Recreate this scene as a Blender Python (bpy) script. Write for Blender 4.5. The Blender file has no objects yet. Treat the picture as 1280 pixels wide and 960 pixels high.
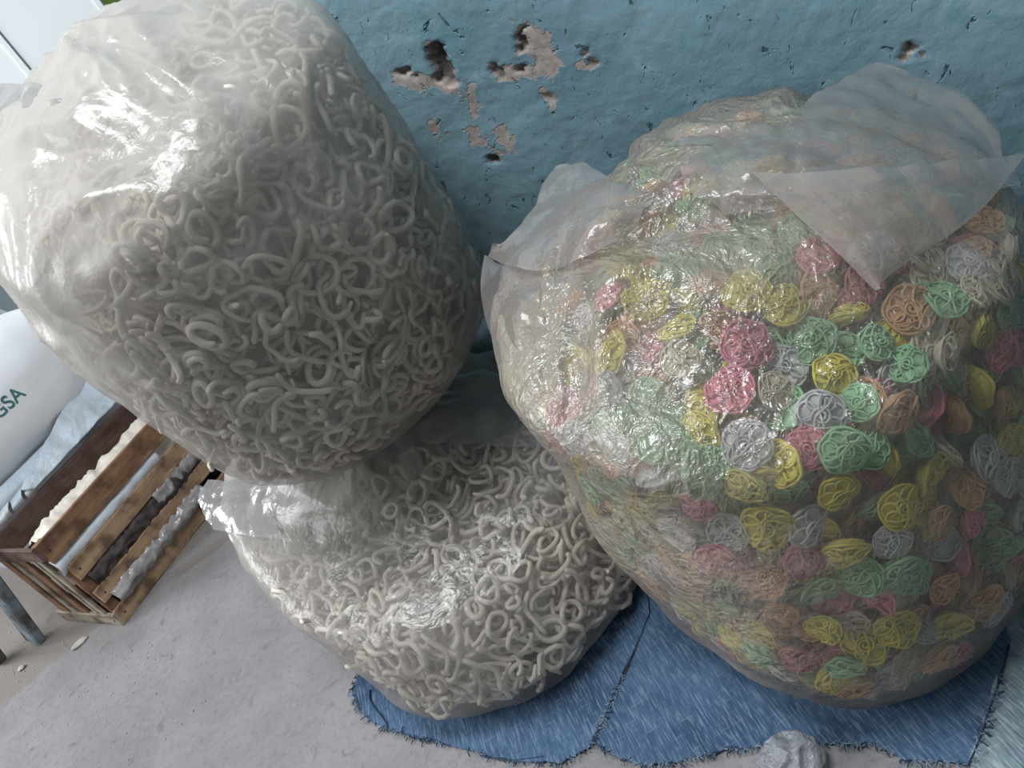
import bpy, bmesh, math, random
import numpy as np
from mathutils import Vector, Matrix, noise as mn

# ------------------------------------------------------------------ camera, world, light, exposure
random.seed(7)
rng = np.random.default_rng(7)
sc = bpy.context.scene
COL = sc.collection
CAM_H = 1.10
PITCH = math.radians(30.5)
ROLL = math.atan2(914, 1429)
FW = np.array([0, math.cos(PITCH), -math.sin(PITCH)])
UP0 = np.array([0, math.sin(PITCH), math.cos(PITCH)])
RT0 = np.array([1.0, 0, 0])
RR = math.cos(ROLL) * RT0 - math.sin(ROLL) * UP0
UU = math.sin(ROLL) * RT0 + math.cos(ROLL) * UP0
EYE = np.array([0, 0, CAM_H])
cam = bpy.data.cameras.new('camera'); cam.lens = 1000 / 1280 * 36; cam.sensor_width = 36
cam.clip_start = 0.02; cam.clip_end = 60
co = bpy.data.objects.new('camera', cam); COL.objects.link(co)
M = Matrix(((RR[0], UU[0], -FW[0], 0), (RR[1], UU[1], -FW[1], 0), (RR[2], UU[2], -FW[2], CAM_H), (0, 0, 0, 1)))
co.matrix_world = M
sc.camera = co

sc.view_settings.view_transform = 'Standard'
sc.view_settings.look = 'None'
sc.view_settings.gamma = 1
sc.view_settings.use_curve_mapping = False
sc.view_settings.exposure = 0.02
sc.cycles.max_bounces = 8
sc.cycles.transparent_max_bounces = 16
sc.cycles.caustics_reflective = False
sc.cycles.caustics_refractive = False

w = bpy.data.worlds.new('overcast'); sc.world = w; w.use_nodes = True
bg = w.node_tree.nodes['Background']
bg.inputs[0].default_value = (0.90, 0.94, 1.0, 1); bg.inputs[1].default_value = 0.36


def area(name, loc, target, sx, sy, power, col):
    l = bpy.data.lights.new(name, 'AREA'); l.shape = 'RECTANGLE'; l.size = sx; l.size_y = sy
    l.energy = power; l.color = col
    o = bpy.data.objects.new(name, l); COL.objects.link(o)
    o.location = loc
    o.rotation_euler = (Vector(target) - Vector(loc)).to_track_quat('-Z', 'Y').to_euler()
    return o


# light: a lamp added above the sacks for their highlights, the open store front to the left, the yard beyond
area('added_overhead_light', (-0.35, 0.75, 2.82), (-0.1, 1.0, 0.4), 1.3, 0.6, 58, (0.93, 0.96, 1.0))
area('doorway_daylight', (-2.9, 0.6, 2.3), (-0.3, 1.4, 0.4), 1.6, 1.3, 40, (0.93, 0.97, 1.0))
area('yard_daylight', (-4.2, 2.6, 2.6), (-1.6, 2.4, 0.4), 1.8, 1.8, 150, (0.93, 0.97, 1.0))


# ------------------------------------------------------------------ helpers
def ray(px, py):
    return FW + (px - 640) / 1000 * RR + (480 - py) / 1000 * UU


def on_z(px, py, z):                       # point of the sight line at height z
    d = ray(px, py); return EYE + (z - CAM_H) / d[2] * d


def on_y(px, py, n, c):                    # point of the sight line on the plane n.p = c
    d = ray(px, py); n = np.array(n, float); return EYE + (c - n @ EYE) / (n @ d) * d


def at_t(px, py, t):
    return EYE + t * ray(px, py)


def project(P):
    V = np.atleast_2d(P) - EYE
    d = V @ FW
    return 640 + 1000 * (V @ RR) / d, 480 - 1000 * (V @ UU) / d, d


def smooth(x, a, b):
    t = np.clip((x - a) / (b - a), 0, 1); return t * t * (3 - 2 * t)


def tag(o, label=None, cat=None, group=None, kind=None):
    if label: o['label'] = label
    if cat: o['category'] = cat
    if group: o['group'] = group
    if kind: o['kind'] = kind
    return o


def empty(name, loc, label, cat, group=None):
    o = bpy.data.objects.new(name, None); COL.objects.link(o); o.location = loc; o.empty_display_size = 0.05
    return tag(o, label, cat, group)


def mesh_np(name, V, F, mat=None, shade=True, mats=None, fmat=None):
    """V (n,3); F list of tuples or (m,k) array"""
    me = bpy.data.meshes.new(name)
    if isinstance(F, np.ndarray):
        m, k = F.shape
        me.vertices.add(len(V)); me.vertices.foreach_set('co', np.asarray(V, np.float32).ravel())
        me.loops.add(m * k); me.loops.foreach_set('vertex_index', F.astype(np.int32).ravel())
        me.polygons.add(m)
        me.polygons.foreach_set('loop_start', (np.arange(m) * k).astype(np.int32))
        me.update(calc_edges=True)
    else:
        me.from_pydata([tuple(map(float, v)) for v in V], [], F); me.update()
    for mm in (mats or ([mat] if mat else [])):
        me.materials.append(mm)
    if fmat is not None:
        me.polygons.foreach_set('material_index', np.asarray(fmat, np.int32))
    if shade:
        me.polygons.foreach_set('use_smooth', np.ones(len(me.polygons), bool))
    me.validate()
    return me


def link(name, me, parent=None, loc=None):
    o = bpy.data.objects.new(name, me); COL.objects.link(o)
    if loc is not None: o.location = loc
    if parent:
        o.parent = parent
    return o


def part_world(name, me, parent):
    """mesh given in world coordinates, parented to an unrotated empty"""
    o = link(name, me, parent); o.location = -Vector(parent.location); return o


# ------------------------------------------------------------------ materials
def mat_new(name):
    m = bpy.data.materials.new(name); m.use_nodes = True
    nt = m.node_tree; nt.nodes.clear()
    out = nt.nodes.new('ShaderNodeOutputMaterial')
    return m, nt, out


def N(nt, t, **kw):
    n = nt.nodes.new(t)
    for k, v in kw.items():
        if k.startswith('i_'):
            n.inputs[k[2:].replace('_', ' ')].default_value = v
        else:
            setattr(n, k, v)
    return n


def ramp(nt, src, stops, interp='LINEAR'):
    r = nt.nodes.new('ShaderNodeValToRGB'); r.color_ramp.interpolation = interp
    el = r.color_ramp.elements
    while len(el) > 1: el.remove(el[-1])
    el[0].position = stops[0][0]; el[0].color = stops[0][1]
    for p, c in stops[1:]:
        e = el.new(p); e.color = c
    nt.links.new(src, r.inputs[0]); return r


def g(v): return (v, v, v, 1)


def noise_tex(nt, vec, scale, detail=4, rough=0.55, dist=0.0):
    n = N(nt, 'ShaderNodeTexNoise'); n.inputs['Scale'].default_value = scale
    n.inputs['Detail'].default_value = detail; n.inputs['Roughness'].default_value = rough
    n.inputs['Distortion'].default_value = dist
    if vec is not None: nt.links.new(vec, n.inputs['Vector'])
    return n


def mixc(nt, fac, a, b, mode='MIX'):
    m = N(nt, 'ShaderNodeMix', data_type='RGBA', blend_type=mode)
    for s, v in ((m.inputs[0], fac), (m.inputs[6], a), (m.inputs[7], b)):
        if hasattr(v, 'links') or isinstance(v, bpy.types.NodeSocket): nt.links.new(v, s)
        else: s.default_value = v
    return m.outputs[2]


def mathn(nt, op, a, b=None, clamp=False):
    m = N(nt, 'ShaderNodeMath', operation=op); m.use_clamp = clamp
    for s, v in ((m.inputs[0], a), (m.inputs[1], b)):
        if v is None: continue
        if isinstance(v, bpy.types.NodeSocket): nt.links.new(v, s)
        else: s.default_value = v
    return m.outputs[0]


def plain(name, col, rough=0.6, spec=0.4, nscale=30, var=0.15, bump=0.2, bscale=60, sub=0.0, rand=0.0, coat=0.0, metal=0.0, bdist=0.002):
    m, nt, out = mat_new(name)
    b = N(nt, 'ShaderNodeBsdfPrincipled'); nt.links.new(b.outputs[0], out.inputs[0])
    tc = N(nt, 'ShaderNodeTexCoord')
    n = noise_tex(nt, tc.outputs['Object'], nscale)
    c = tuple(col) + (1,)
    lo = tuple(x * (1 - var) for x in col) + (1,); hi = tuple(min(1, x * (1 + var)) for x in col) + (1,)
    r = ramp(nt, n.outputs['Fac'], [(0.3, lo), (0.7, hi)])
    cs = r.outputs[0]
    if rand:
        oi = N(nt, 'ShaderNodeObjectInfo')
        v = mathn(nt, 'ADD', mathn(nt, 'MULTIPLY', oi.outputs['Random'], rand), 1 - rand)
        h = N(nt, 'ShaderNodeHueSaturation'); nt.links.new(v, h.inputs['Value']); nt.links.new(cs, h.inputs['Color']); cs = h.outputs[0]
    nt.links.new(cs, b.inputs['Base Color'])
    b.inputs['Roughness'].default_value = rough; b.inputs['Specular IOR Level'].default_value = spec
    b.inputs['Metallic'].default_value = metal
    if coat: b.inputs['Coat Weight'].default_value = coat
    if sub:
        b.inputs['Subsurface Weight'].default_value = sub; b.inputs['Subsurface Radius'].default_value = (0.01, 0.008, 0.005)
        b.inputs['Subsurface Scale'].default_value = 0.5
    if bump:
        n2 = noise_tex(nt, tc.outputs['Object'], bscale, 5)
        bp = N(nt, 'ShaderNodeBump'); bp.inputs['Strength'].default_value = bump; bp.inputs['Distance'].default_value = bdist
        nt.links.new(n2.outputs['Fac'], bp.inputs['Height']); nt.links.new(bp.outputs[0], b.inputs['Normal'])
    return m


def film_mat(name, tint, haze_lo, haze_hi, nscale=5, crink=0.5, cscale=22, rough=0.13, refl=1.0):
    """thin clear plastic: see-through, slightly milky, glossy and crinkled"""
    m, nt, out = mat_new(name)
    tc = N(nt, 'ShaderNodeTexCoord')
    at = N(nt, 'ShaderNodeAttribute', attribute_name='layers')
    # crinkles : ridged noise at two scales
    def ridge(scale, det, dist):
        n = noise_tex(nt, tc.outputs['Object'], scale, det, 0.6, dist)
        a = mathn(nt, 'ABSOLUTE', mathn(nt, 'SUBTRACT', n.outputs['Fac'], 0.5))
        return mathn(nt, 'SUBTRACT', 1.0, mathn(nt, 'MULTIPLY', a, 3.2, True))
    r1 = ridge(cscale, 3, 0.6); r2 = ridge(cscale * 3.1, 3, 0.8)
    hsum = mathn(nt, 'ADD', r1, mathn(nt, 'MULTIPLY', r2, 0.35))
    bp = N(nt, 'ShaderNodeBump'); bp.inputs['Strength'].default_value = crink; bp.inputs['Distance'].default_value = 0.006
    nt.links.new(hsum, bp.inputs['Height'])
    hz = noise_tex(nt, tc.outputs['Object'], nscale, 3)
    hr = N(nt, 'ShaderNodeMapRange'); nt.links.new(hz.outputs['Fac'], hr.inputs[0])
    hr.inputs[1].default_value = 0.35; hr.inputs[2].default_value = 0.68
    hr.inputs[3].default_value = haze_lo; hr.inputs[4].default_value = haze_hi
    haze = mathn(nt, 'ADD', hr.outputs[0], at.outputs['Fac'], True)
    tr = N(nt, 'ShaderNodeBsdfTransparent'); tr.inputs[0].default_value = (0.97, 0.97, 0.97, 1)
    df = N(nt, 'ShaderNodeBsdfDiffuse'); df.inputs[0].default_value = tint
    tl = N(nt, 'ShaderNodeBsdfTranslucent'); tl.inputs[0].default_value = tint
    nt.links.new(bp.outputs[0], df.inputs['Normal'])
    mx = N(nt, 'ShaderNodeMixShader'); mx.inputs[0].default_value = 0.4
    nt.links.new(df.outputs[0], mx.inputs[1]); nt.links.new(tl.outputs[0], mx.inputs[2])
    m2 = N(nt, 'ShaderNodeMixShader'); nt.links.new(haze, m2.inputs[0])
    nt.links.new(tr.outputs[0], m2.inputs[1]); nt.links.new(mx.outputs[0], m2.inputs[2])
    gl = N(nt, 'ShaderNodeBsdfGlossy'); gl.inputs['Roughness'].default_value = rough
    nt.links.new(bp.outputs[0], gl.inputs['Normal'])
    lw = N(nt, 'ShaderNodeLayerWeight'); lw.inputs['Blend'].default_value = 0.18
    nt.links.new(bp.outputs[0], lw.inputs['Normal'])
    fr = mathn(nt, 'ADD', mathn(nt, 'MULTIPLY', lw.outputs['Fresnel'], 0.65 * refl), 0.05 * refl, True)
    m3 = N(nt, 'ShaderNodeMixShader'); nt.links.new(fr, m3.inputs[0])
    nt.links.new(m2.outputs[0], m3.inputs[1]); nt.links.new(gl.outputs[0], m3.inputs[2])
    nt.links.new(m3.outputs[0], out.inputs[0])
    return m


FILM_CREAM = film_mat('clear_film', (0.62, 0.59, 0.55, 1), 0.12, 0.50, 5.5, 0.25, 12, 0.2, 0.55)
FILM_CREAM2 = film_mat('clear_film_low', (0.60, 0.57, 0.54, 1), 0.14, 0.50, 5.5, 0.3, 16, 0.2, 0.6)
FILM_FLAP = film_mat('flap_film', (0.58, 0.52, 0.48, 1), 0.14, 0.30, 4, 0.35, 8, 0.15, 0.5)
FILM_LIP = film_mat('lip_film', (0.64, 0.63, 0.63, 1), 0.06, 0.20, 4, 0.3, 8, 0.16, 0.6)
FILM_PINK = film_mat('rosy_film', (0.56, 0.51, 0.44, 1), 0.12, 0.42, 7, 1.0, 15, 0.2, 1.0)

CRACKER = plain('cream_cracker', (0.72, 0.66, 0.57), 0.5, 0.45, 60, 0.12, 0.25, 120, rand=0.2)
COLORS = {
    'yellow': plain('yellow_cracker', (0.82, 0.72, 0.13), 0.6, 0.3, 60, 0.15, 0.2, 150, rand=0.25),
    'pink': plain('pink_cracker', (0.76, 0.26, 0.34), 0.6, 0.3, 60, 0.15, 0.2, 150, rand=0.25),
    'green': plain('green_cracker', (0.38, 0.66, 0.38), 0.6, 0.3, 60, 0.15, 0.2, 150, rand=0.25),
    'orange': plain('orange_cracker', (0.80, 0.46, 0.24), 0.6, 0.3, 60, 0.15, 0.2, 150, rand=0.25),
    'white': plain('white_cracker', (0.66, 0.66, 0.66), 0.6, 0.3, 60, 0.1, 0.2, 150, rand=0.2),
    'cream': plain('cream_lace_cracker', (0.70, 0.62, 0.47), 0.6, 0.3, 60, 0.1, 0.2, 150, rand=0.2),
}


def wall_mat():
    m, nt, out = mat_new('chalky_blue_paint')
    b = N(nt, 'ShaderNodeBsdfPrincipled'); nt.links.new(b.outputs[0], out.inputs[0])
    b.inputs['Roughness'].default_value = 0.75; b.inputs['Specular IOR Level'].default_value = 0.25
    tc = N(nt, 'ShaderNodeTexCoord'); P = tc.outputs['Object']
    n1 = noise_tex(nt, P, 2.2, 5); n2 = noise_tex(nt, P, 11, 6, 0.65, 0.4); n3 = noise_tex(nt, P, 70, 4); nf_ = noise_tex(nt, P, 34, 5, 0.7, 0.3)
    base = ramp(nt, n1.outputs['Fac'], [(0.35, (0.17, 0.29, 0.345, 1)), (0.65, (0.245, 0.38, 0.43, 1))]).outputs[0]
    base = mixc(nt, ramp(nt, n2.outputs['Fac'], [(0.55, g(0)), (0.75, g(0.7))]).outputs[0], base, (0.10, 0.27, 0.31, 1))
    base = mixc(nt, ramp(nt, n2.outputs['Fac'], [(0.28, g(0.5)), (0.42, g(0))]).outputs[0], base, (0.33, 0.50, 0.54, 1))
    # bare plaster showing where the attribute says the paint has come off
    at = N(nt, 'ShaderNodeAttribute', attribute_name='bare')
    e = mathn(nt, 'ADD', at.outputs['Fac'], mathn(nt, 'MULTIPLY', mathn(nt, 'SUBTRACT', nf_.outputs['Fac'], 0.5), 2.2))
    k = ramp(nt, e, [(0.55, g(0)), (0.75, g(0.95))]).outputs[0]
    bare = ramp(nt, n3.outputs['Fac'], [(0.3, (0.32, 0.26, 0.23, 1)), (0.7, (0.50, 0.43, 0.38, 1))]).outputs[0]
    c = mixc(nt, k, base, bare)
    # fine dark nicks
    mp = N(nt, 'ShaderNodeMapping'); nt.links.new(P, mp.inputs[0]); mp.inputs['Scale'].default_value = (1.0, 1.0, 0.6); mp.inputs['Rotation'].default_value = (0, 0.5, 0)
    nk = noise_tex(nt, mp.outputs[0], 48, 3, 0.6, 0.6)
    c = mixc(nt, ramp(nt, nk.outputs['Fac'], [(0.655, g(0)), (0.70, g(0.8))]).outputs[0], c, (0.05, 0.10, 0.12, 1))
    ah = N(nt, 'ShaderNodeAttribute', attribute_name='hole')
    c = mixc(nt, ah.outputs['Fac'], c, ramp(nt, n3.outputs['Fac'], [(0.35, (0.10, 0.085, 0.075, 1)), (0.7, (0.24, 0.21, 0.19, 1))]).outputs[0])
    nt.links.new(c, b.inputs['Base Color'])
    h = mathn(nt, 'ADD', mathn(nt, 'MULTIPLY', n3.outputs['Fac'], 0.3), n2.outputs['Fac'])
    h = mathn(nt, 'SUBTRACT', h, mathn(nt, 'MULTIPLY', ramp(nt, nk.outputs['Fac'], [(0.64, g(0)), (0.72, g(1))]).outputs[0], 0.8))
    h = mathn(nt, 'SUBTRACT', h, mathn(nt, 'MULTIPLY', k, 0.3))
    bp = N(nt, 'ShaderNodeBump'); bp.inputs['Strength'].default_value = 0.6; bp.inputs['Distance'].default_value = 0.006
    nt.links.new(h, bp.inputs['Height']); nt.links.new(bp.outputs[0], b.inputs['Normal'])
    return m


def floor_mat():
    m, nt, out = mat_new('worn_concrete')
    b = N(nt, 'ShaderNodeBsdfPrincipled'); nt.links.new(b.outputs[0], out.inputs[0])
    b.inputs['Roughness'].default_value = 0.8; b.inputs['Specular IOR Level'].default_value = 0.25
    tc = N(nt, 'ShaderNodeTexCoord'); P = tc.outputs['Object']
    n1 = noise_tex(nt, P, 3.0, 6, 0.6); n2 = noise_tex(nt, P, 65, 6, 0.75); n3 = noise_tex(nt, P, 22, 4, 0.6, 0.5)
    base = ramp(nt, n1.outputs['Fac'], [(0.3, (0.18, 0.172, 0.175, 1)), (0.7, (0.275, 0.265, 0.27, 1))]).outputs[0]
    base = mixc(nt, ramp(nt, n2.outputs['Fac'], [(0.3, g(0.45)), (0.5, g(0))]).outputs[0], base, (0.10, 0.095, 0.09, 1))
    base = mixc(nt, ramp(nt, n2.outputs['Fac'], [(0.62, g(0)), (0.75, g(0.5))]).outputs[0], base, (0.5, 0.5, 0.5, 1))
    at = N(nt, 'ShaderNodeAttribute', attribute_name='dust')
    e = mathn(nt, 'ADD', at.outputs['Fac'], mathn(nt, 'MULTIPLY', mathn(nt, 'SUBTRACT', n3.outputs['Fac'], 0.5), 0.7))
    c = mixc(nt, ramp(nt, e, [(0.35, g(0)), (0.65, g(0.85))]).outputs[0], base, (0.20, 0.175, 0.155, 1))
    c = mixc(nt, ramp(nt, n3.outputs['Fac'], [(0.61, g(0)), (0.70, g(0.55))]).outputs[0], c, (0.12, 0.11, 0.11, 1))
    nt.links.new(c, b.inputs['Base Color'])
    h = mathn(nt, 'ADD', mathn(nt, 'MULTIPLY', n2.outputs['Fac'], 0.5), n3.outputs['Fac'])
    bp = N(nt, 'ShaderNodeBump'); bp.inputs['Strength'].default_value = 0.6; bp.inputs['Distance'].default_value = 0.004
    nt.links.new(h, bp.inputs['Height']); nt.links.new(bp.outputs[0], b.inputs['Normal'])
    return m


def wood_mat(name, lo, hi, rot=0.0):
    m, nt, out = mat_new(name)
    b = N(nt, 'ShaderNodeBsdfPrincipled'); nt.links.new(b.outputs[0], out.inputs[0])
    b.inputs['Roughness'].default_value = 0.7; b.inputs['Specular IOR Level'].default_value = 0.3
    tc = N(nt, 'ShaderNodeTexCoord')
    mp = N(nt, 'ShaderNodeMapping'); mp.inputs['Scale'].default_value = (1.5, 22, 22); nt.links.new(tc.outputs['Object'], mp.inputs[0])
    n = noise_tex(nt, mp.outputs[0], 3, 5, 0.6, 0.4)
    n2 = noise_tex(nt, tc.outputs['Object'], 14, 4)
    c = ramp(nt, n.outputs['Fac'], [(0.3, lo), (0.7, hi)]).outputs[0]
    c = mixc(nt, ramp(nt, n2.outputs['Fac'], [(0.45, g(0)), (0.62, g(0.75))]).outputs[0], c, (0.06, 0.03, 0.02, 1))
    nt.links.new(c, b.inputs['Base Color'])
    bp = N(nt, 'ShaderNodeBump'); bp.inputs['Strength'].default_value = 0.4; bp.inputs['Distance'].default_value = 0.002
    nt.links.new(n.outputs['Fac'], bp.inputs['Height']); nt.links.new(bp.outputs[0], b.inputs['Normal'])
    return m


# ------------------------------------------------------------------ the setting
WN = np.array([0.57, 0.82, 0]); WN /= np.linalg.norm(WN)       # wall normal pointing away from the camera
WU = np.array([-WN[1], WN[0], 0])                              # along the wall, to the left and away
WD = 1.27                                                      # distance of the wall from the camera foot


def wallpt(px, py): return on_y(px, py, WN, WD)


def box(name, lo, hi, mat, parent=None, kind=None, org=(0, 0, 0), X=(1, 0, 0), Y=(0, 1, 0), Z=(0, 0, 1)):
    X, Y, Z, org = map(lambda a: np.array(a, float), (X, Y, Z, org))
    V = [org + X * x + Y * y + Z * z for x in (lo[0], hi[0]) for y in (lo[1], hi[1]) for z in (lo[2], hi[2])]
    F = [(0, 1, 3, 2), (4, 6, 7, 5), (0, 4, 5, 1), (2, 3, 7, 6), (0, 2, 6, 4), (1, 5, 7, 3)]
    me = mesh_np(name, V, F, mat, False)
    o = link(name, me, parent)
    if kind: o['kind'] = kind
    return o


def seg_d(p, a, b):
    p, a, b = map(np.asarray, (p, a, b)); ab = b - a
    t = np.clip(((p - a) @ ab) / (ab @ ab), 0, 1)
    return np.linalg.norm(p - (a + t[..., None] * ab), axis=-1)


def build_wall():
    # grid on the wall in (s along WU, z); holes in the plaster are real dents
    s0 = wallpt(215, 0) @ WU - 0.03
    s1 = -2.4
    S = np.concatenate([np.linspace(s1, -0.95, 30), np.linspace(-0.94, s0, 300)])
    Z = np.concatenate([np.linspace(0, 0.30, 12), np.linspace(0.31, 1.45, 300), np.linspace(1.5, 2.9, 12)])
    SS, ZZ = np.meshgrid(S, Z)
    P = np.stack([SS, ZZ], -1)
    depth = np.zeros_like(SS); bare = np.zeros_like(SS)
    # (pixel polyline, radius px, depth, bareness radius)
    def sz(px, py):
        q = wallpt(px, py); return (q @ WU, q[2])
    wob = np.array([[mn.fractal(Vector((s * 45, z * 45, 3.1)), 0.8, 2.0, 4) for s in S] for z in Z])
    wob2 = np.array([[mn.fractal(Vector((s * 5, z * 5, 9.1)), 0.8, 2.0, 4) for s in S] for z in Z])
    px2m = 1 / 690.0
    for a, b_, r, dp in [((547, 66), (556, 96), 11, .022), ((502, 91), (510, 88), 5, .007), ((651, 36), (649, 48), 4, .010), ((652, 50), (656, 56), 6, .010),
                         ((620, 84), (625, 90), 6, .007), ((640, 84), (650, 86), 3, .008), ((608, 151), (609, 154), 2.5, .01), ((613, 201), (625, 203), 3, .008),
                         ((678, 122), (684, 126), 4, .004), ((737, 70), (739, 77), 3, .006), ((1132, 66), (1144, 60), 4, .006), ((1145, 60), (1155, 66), 4, .006)]:
        d = seg_d(P, sz(*a), sz(*b_)) / px2m + wob * 9
        depth += dp * (1 - smooth(d, r * 0.8, r * 1.15))
        bare = np.maximum(bare, 1.1 * (1 - smooth(d, r * 0.9, r * 1.5)))
    for a, b_, r in [((495, 98), (570, 108), 10), ((665, 40), (680, 80), 20), ((625, 92), (690, 85), 10), ((590, 112), (592, 150), 9), ((595, 165), (600, 180), 11),
                     ((630, 165), (632, 185), 10), ((610, 185), (640, 190), 7), ((540, 150), (550, 170), 8), ((680, 115), (690, 130), 6), ((725, 80), (735, 85), 5)]:
        d = seg_d(P, sz(*a), sz(*b_)) / px2m + wob * 8
        bare = np.maximum(bare, 0.90 * (1 - smooth(d, r * 0.3, r * 1.8)))
    depth = np.minimum(depth, .024)
    off = depth + 0.0035 * wob2 + 0.0008 * wob
    V = (WN * WD)[None, None] + SS[..., None] * WU + ZZ[..., None] * np.array([0, 0, 1.0]) + off[..., None] * WN
    ny, nx = SS.shape
    idx = np.arange(nx * ny).reshape(ny, nx)
    F = np.stack([idx[:-1, :-1], idx[1:, :-1], idx[1:, 1:], idx[:-1, 1:]], -1).reshape(-1, 4)
    me = mesh_np('wall_back', V.reshape(-1, 3), F, wall_mat())
    a = me.attributes.new('bare', 'FLOAT', 'POINT'); a.data.foreach_set('value', bare.ravel().astype(np.float32))
    a = me.attributes.new('hole', 'FLOAT', 'POINT'); a.data.foreach_set('value', np.clip((depth.ravel()-.004)/.004, 0, 1).astype(np.float32))
    o = link('wall_back', me); o['kind'] = 'structure'
    core = box('wall_end', (s1, 0.03, 0), (s0 + 0.004, 0.2, 2.9), plain('old_plaster', (0.2, 0.3, 0.33), 0.9), None, 'structure', WN * WD, WU, WN)
    core.name = 'trim_1'
    return s0


S0 = build_wall()
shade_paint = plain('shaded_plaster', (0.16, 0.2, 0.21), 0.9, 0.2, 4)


def build_floor():
    X = np.concatenate([np.linspace(-6, -2.6, 12), np.linspace(-2.5, 1.0, 240), np.linspace(1.1, 3, 8)])
    Y = np.concatenate([np.linspace(-2, 0.2, 8), np.linspace(0.25, 3.2, 220), np.linspace(3.3, 7, 12)])
    XX, YY = np.meshgrid(X, Y)
    ZZ = np.array([[0.0015 * mn.fractal(Vector((x * 2.5, y * 2.5, 0)), 0.9, 2.0, 4) for x in X] for y in Y])
    inner = smooth(XX, -2.9, -2.5)
    ZZ = ZZ * inner
    a, b_ = on_z(0, 885, 0)[:2], on_z(300, 640, 0)[:2]
    P = np.stack([XX, YY], -1)
    nrm = np.array([-(b_ - a)[1], (b_ - a)[0]]); nrm /= np.linalg.norm(nrm)
    dd = (P - a) @ nrm
    if (np.array(on_z(0, 830, 0)[:2]) - a) @ nrm < 0: dd = -dd
    dust = smooth(dd, -0.05, 0.06)
    # the worn groove running from the crate towards the lower sack
    g1 = seg_d(P, on_z(275, 676, 0)[:2], on_z(225, 712, 0)[:2])
    ZZ = ZZ - 0.008 * (1 - smooth(g1, 0.012, 0.03))
    g2 = seg_d(P, on_z(318, 785, 0)[:2], on_z(365, 780, 0)[:2])
    ZZ = ZZ - 0.005 * (1 - smooth(g2, 0.004, 0.016))
    dust = np.maximum(dust, 0.9 * (1 - smooth(g1, 0.01, 0.04)))
    V = np.stack([XX, YY, ZZ], -1).reshape(-1, 3)
    ny, nx = XX.shape; idx = np.arange(nx * ny).reshape(ny, nx)
    F = np.stack([idx[:-1, :-1], idx[:-1, 1:], idx[1:, 1:], idx[1:, :-1]], -1).reshape(-1, 4)
    me = mesh_np('floor', V, F, floor_mat())
    at = me.attributes.new('dust', 'FLOAT', 'POINT'); at.data.foreach_set('value', dust.ravel().astype(np.float32))
    o = link('floor', me); o['kind'] = 'structure'


build_floor()
# walls and ceiling of the store that close it off on the right and behind the camera
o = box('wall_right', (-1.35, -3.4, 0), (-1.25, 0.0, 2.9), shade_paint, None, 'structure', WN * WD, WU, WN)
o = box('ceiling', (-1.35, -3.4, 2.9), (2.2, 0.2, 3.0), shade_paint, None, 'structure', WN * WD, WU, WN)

# ------------------------------------------------------------------ the sacks
def catmull(rows, n):
    rows = np.array(rows, float)
    k = len(rows); out = []
    d = np.r_[0, np.cumsum(np.hypot(np.diff(rows[:, 0]), np.diff(rows[:, 3])) + 1e-3)]
    t = np.linspace(0, d[-1], n)
    res = np.empty((n, rows.shape[1]))
    m = np.gradient(rows, d, axis=0)
    for i, tt in enumerate(t):
        j = min(np.searchsorted(d, tt, 'right') - 1, k - 2)
        h = d[j + 1] - d[j]; u = (tt - d[j]) / h
        h00 = 2*u**3 - 3*u**2 + 1; h10 = u**3 - 2*u**2 + u; h01 = -2*u**3 + 3*u**2; h11 = u**3 - u**2
        res[i] = h00*rows[j] + h10*h*m[j] + h01*rows[j+1] + h11*h*m[j+1]
    return res


class Bag:
    """surface of revolution-like sack: rows of (z, cx, cy, r, ratio, tilt_x, tilt_y)"""
    def __init__(self, rows, seed, lump=0.012, sq=2.4, rot=0.0):
        self.rows = rows; self.seed = seed; self.lump = lump; self.sq = sq; self.rot = rot; self.press = None

    def grid(self, nu, nv, shrink=0.0, lumps=True):
        R = catmull(self.rows, nv)
        th = np.linspace(0, 2*math.pi, nu, endpoint=False)
        c, s = np.cos(th - self.rot), np.sin(th - self.rot)
        q = (np.abs(c)**self.sq + np.abs(s)**self.sq)**(-1/self.sq)
        r = np.maximum(R[:, 3], 0.0005)[:, None] * q[None]
        ra = r * R[:, 4][:, None]
        lx, ly = ra * c[None], r * s[None]
        cr, sr = math.cos(self.rot), math.sin(self.rot)
        dx = lx * cr - ly * sr; dy = lx * sr + ly * cr
        P = np.stack([R[:, 1][:, None] + dx, R[:, 2][:, None] + dy, R[:, 0][:, None] + R[:, 5][:, None]*dx + R[:, 6][:, None]*dy], -1)
        if self.press is not None: P = self.press(P)
        if lumps:
            k = np.empty(P.shape[:2])
            for i in range(nv):
                for j in range(nu):
                    p = P[i, j]
                    k[i, j] = mn.noise(Vector((p[0]*6 + self.seed, p[1]*6, p[2]*6))) + 0.4*mn.noise(Vector((p[0]*15, p[1]*15 + self.seed, p[2]*15)))
            n = self.normals(P)
            P = P + n * (self.lump * k)[..., None] * np.clip(R[:, 3]/0.1, 0, 1)[:, None, None]
        if shrink:
            P = P - self.normals(P) * shrink
        return P

    @staticmethod
    def normals(P):
        du = np.roll(P, -1, 1) - np.roll(P, 1, 1)
        dv = np.gradient(P, axis=0)
        n = np.cross(du, dv); l = np.linalg.norm(n, axis=-1, keepdims=True)
        return n / np.maximum(l, 1e-9)


def grid_faces(nv, nu, wrap=True):
    idx = np.arange(nv*nu).reshape(nv, nu)
    if wrap:
        a = idx[:-1]; b = idx[1:]
        return np.stack([a, np.roll(a, -1, 1), np.roll(b, -1, 1), b], -1).reshape(-1, 4)
    return np.stack([idx[:-1, :-1], idx[:-1, 1:], idx[1:, 1:], idx[1:, :-1]], -1).reshape(-1, 4)


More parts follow.
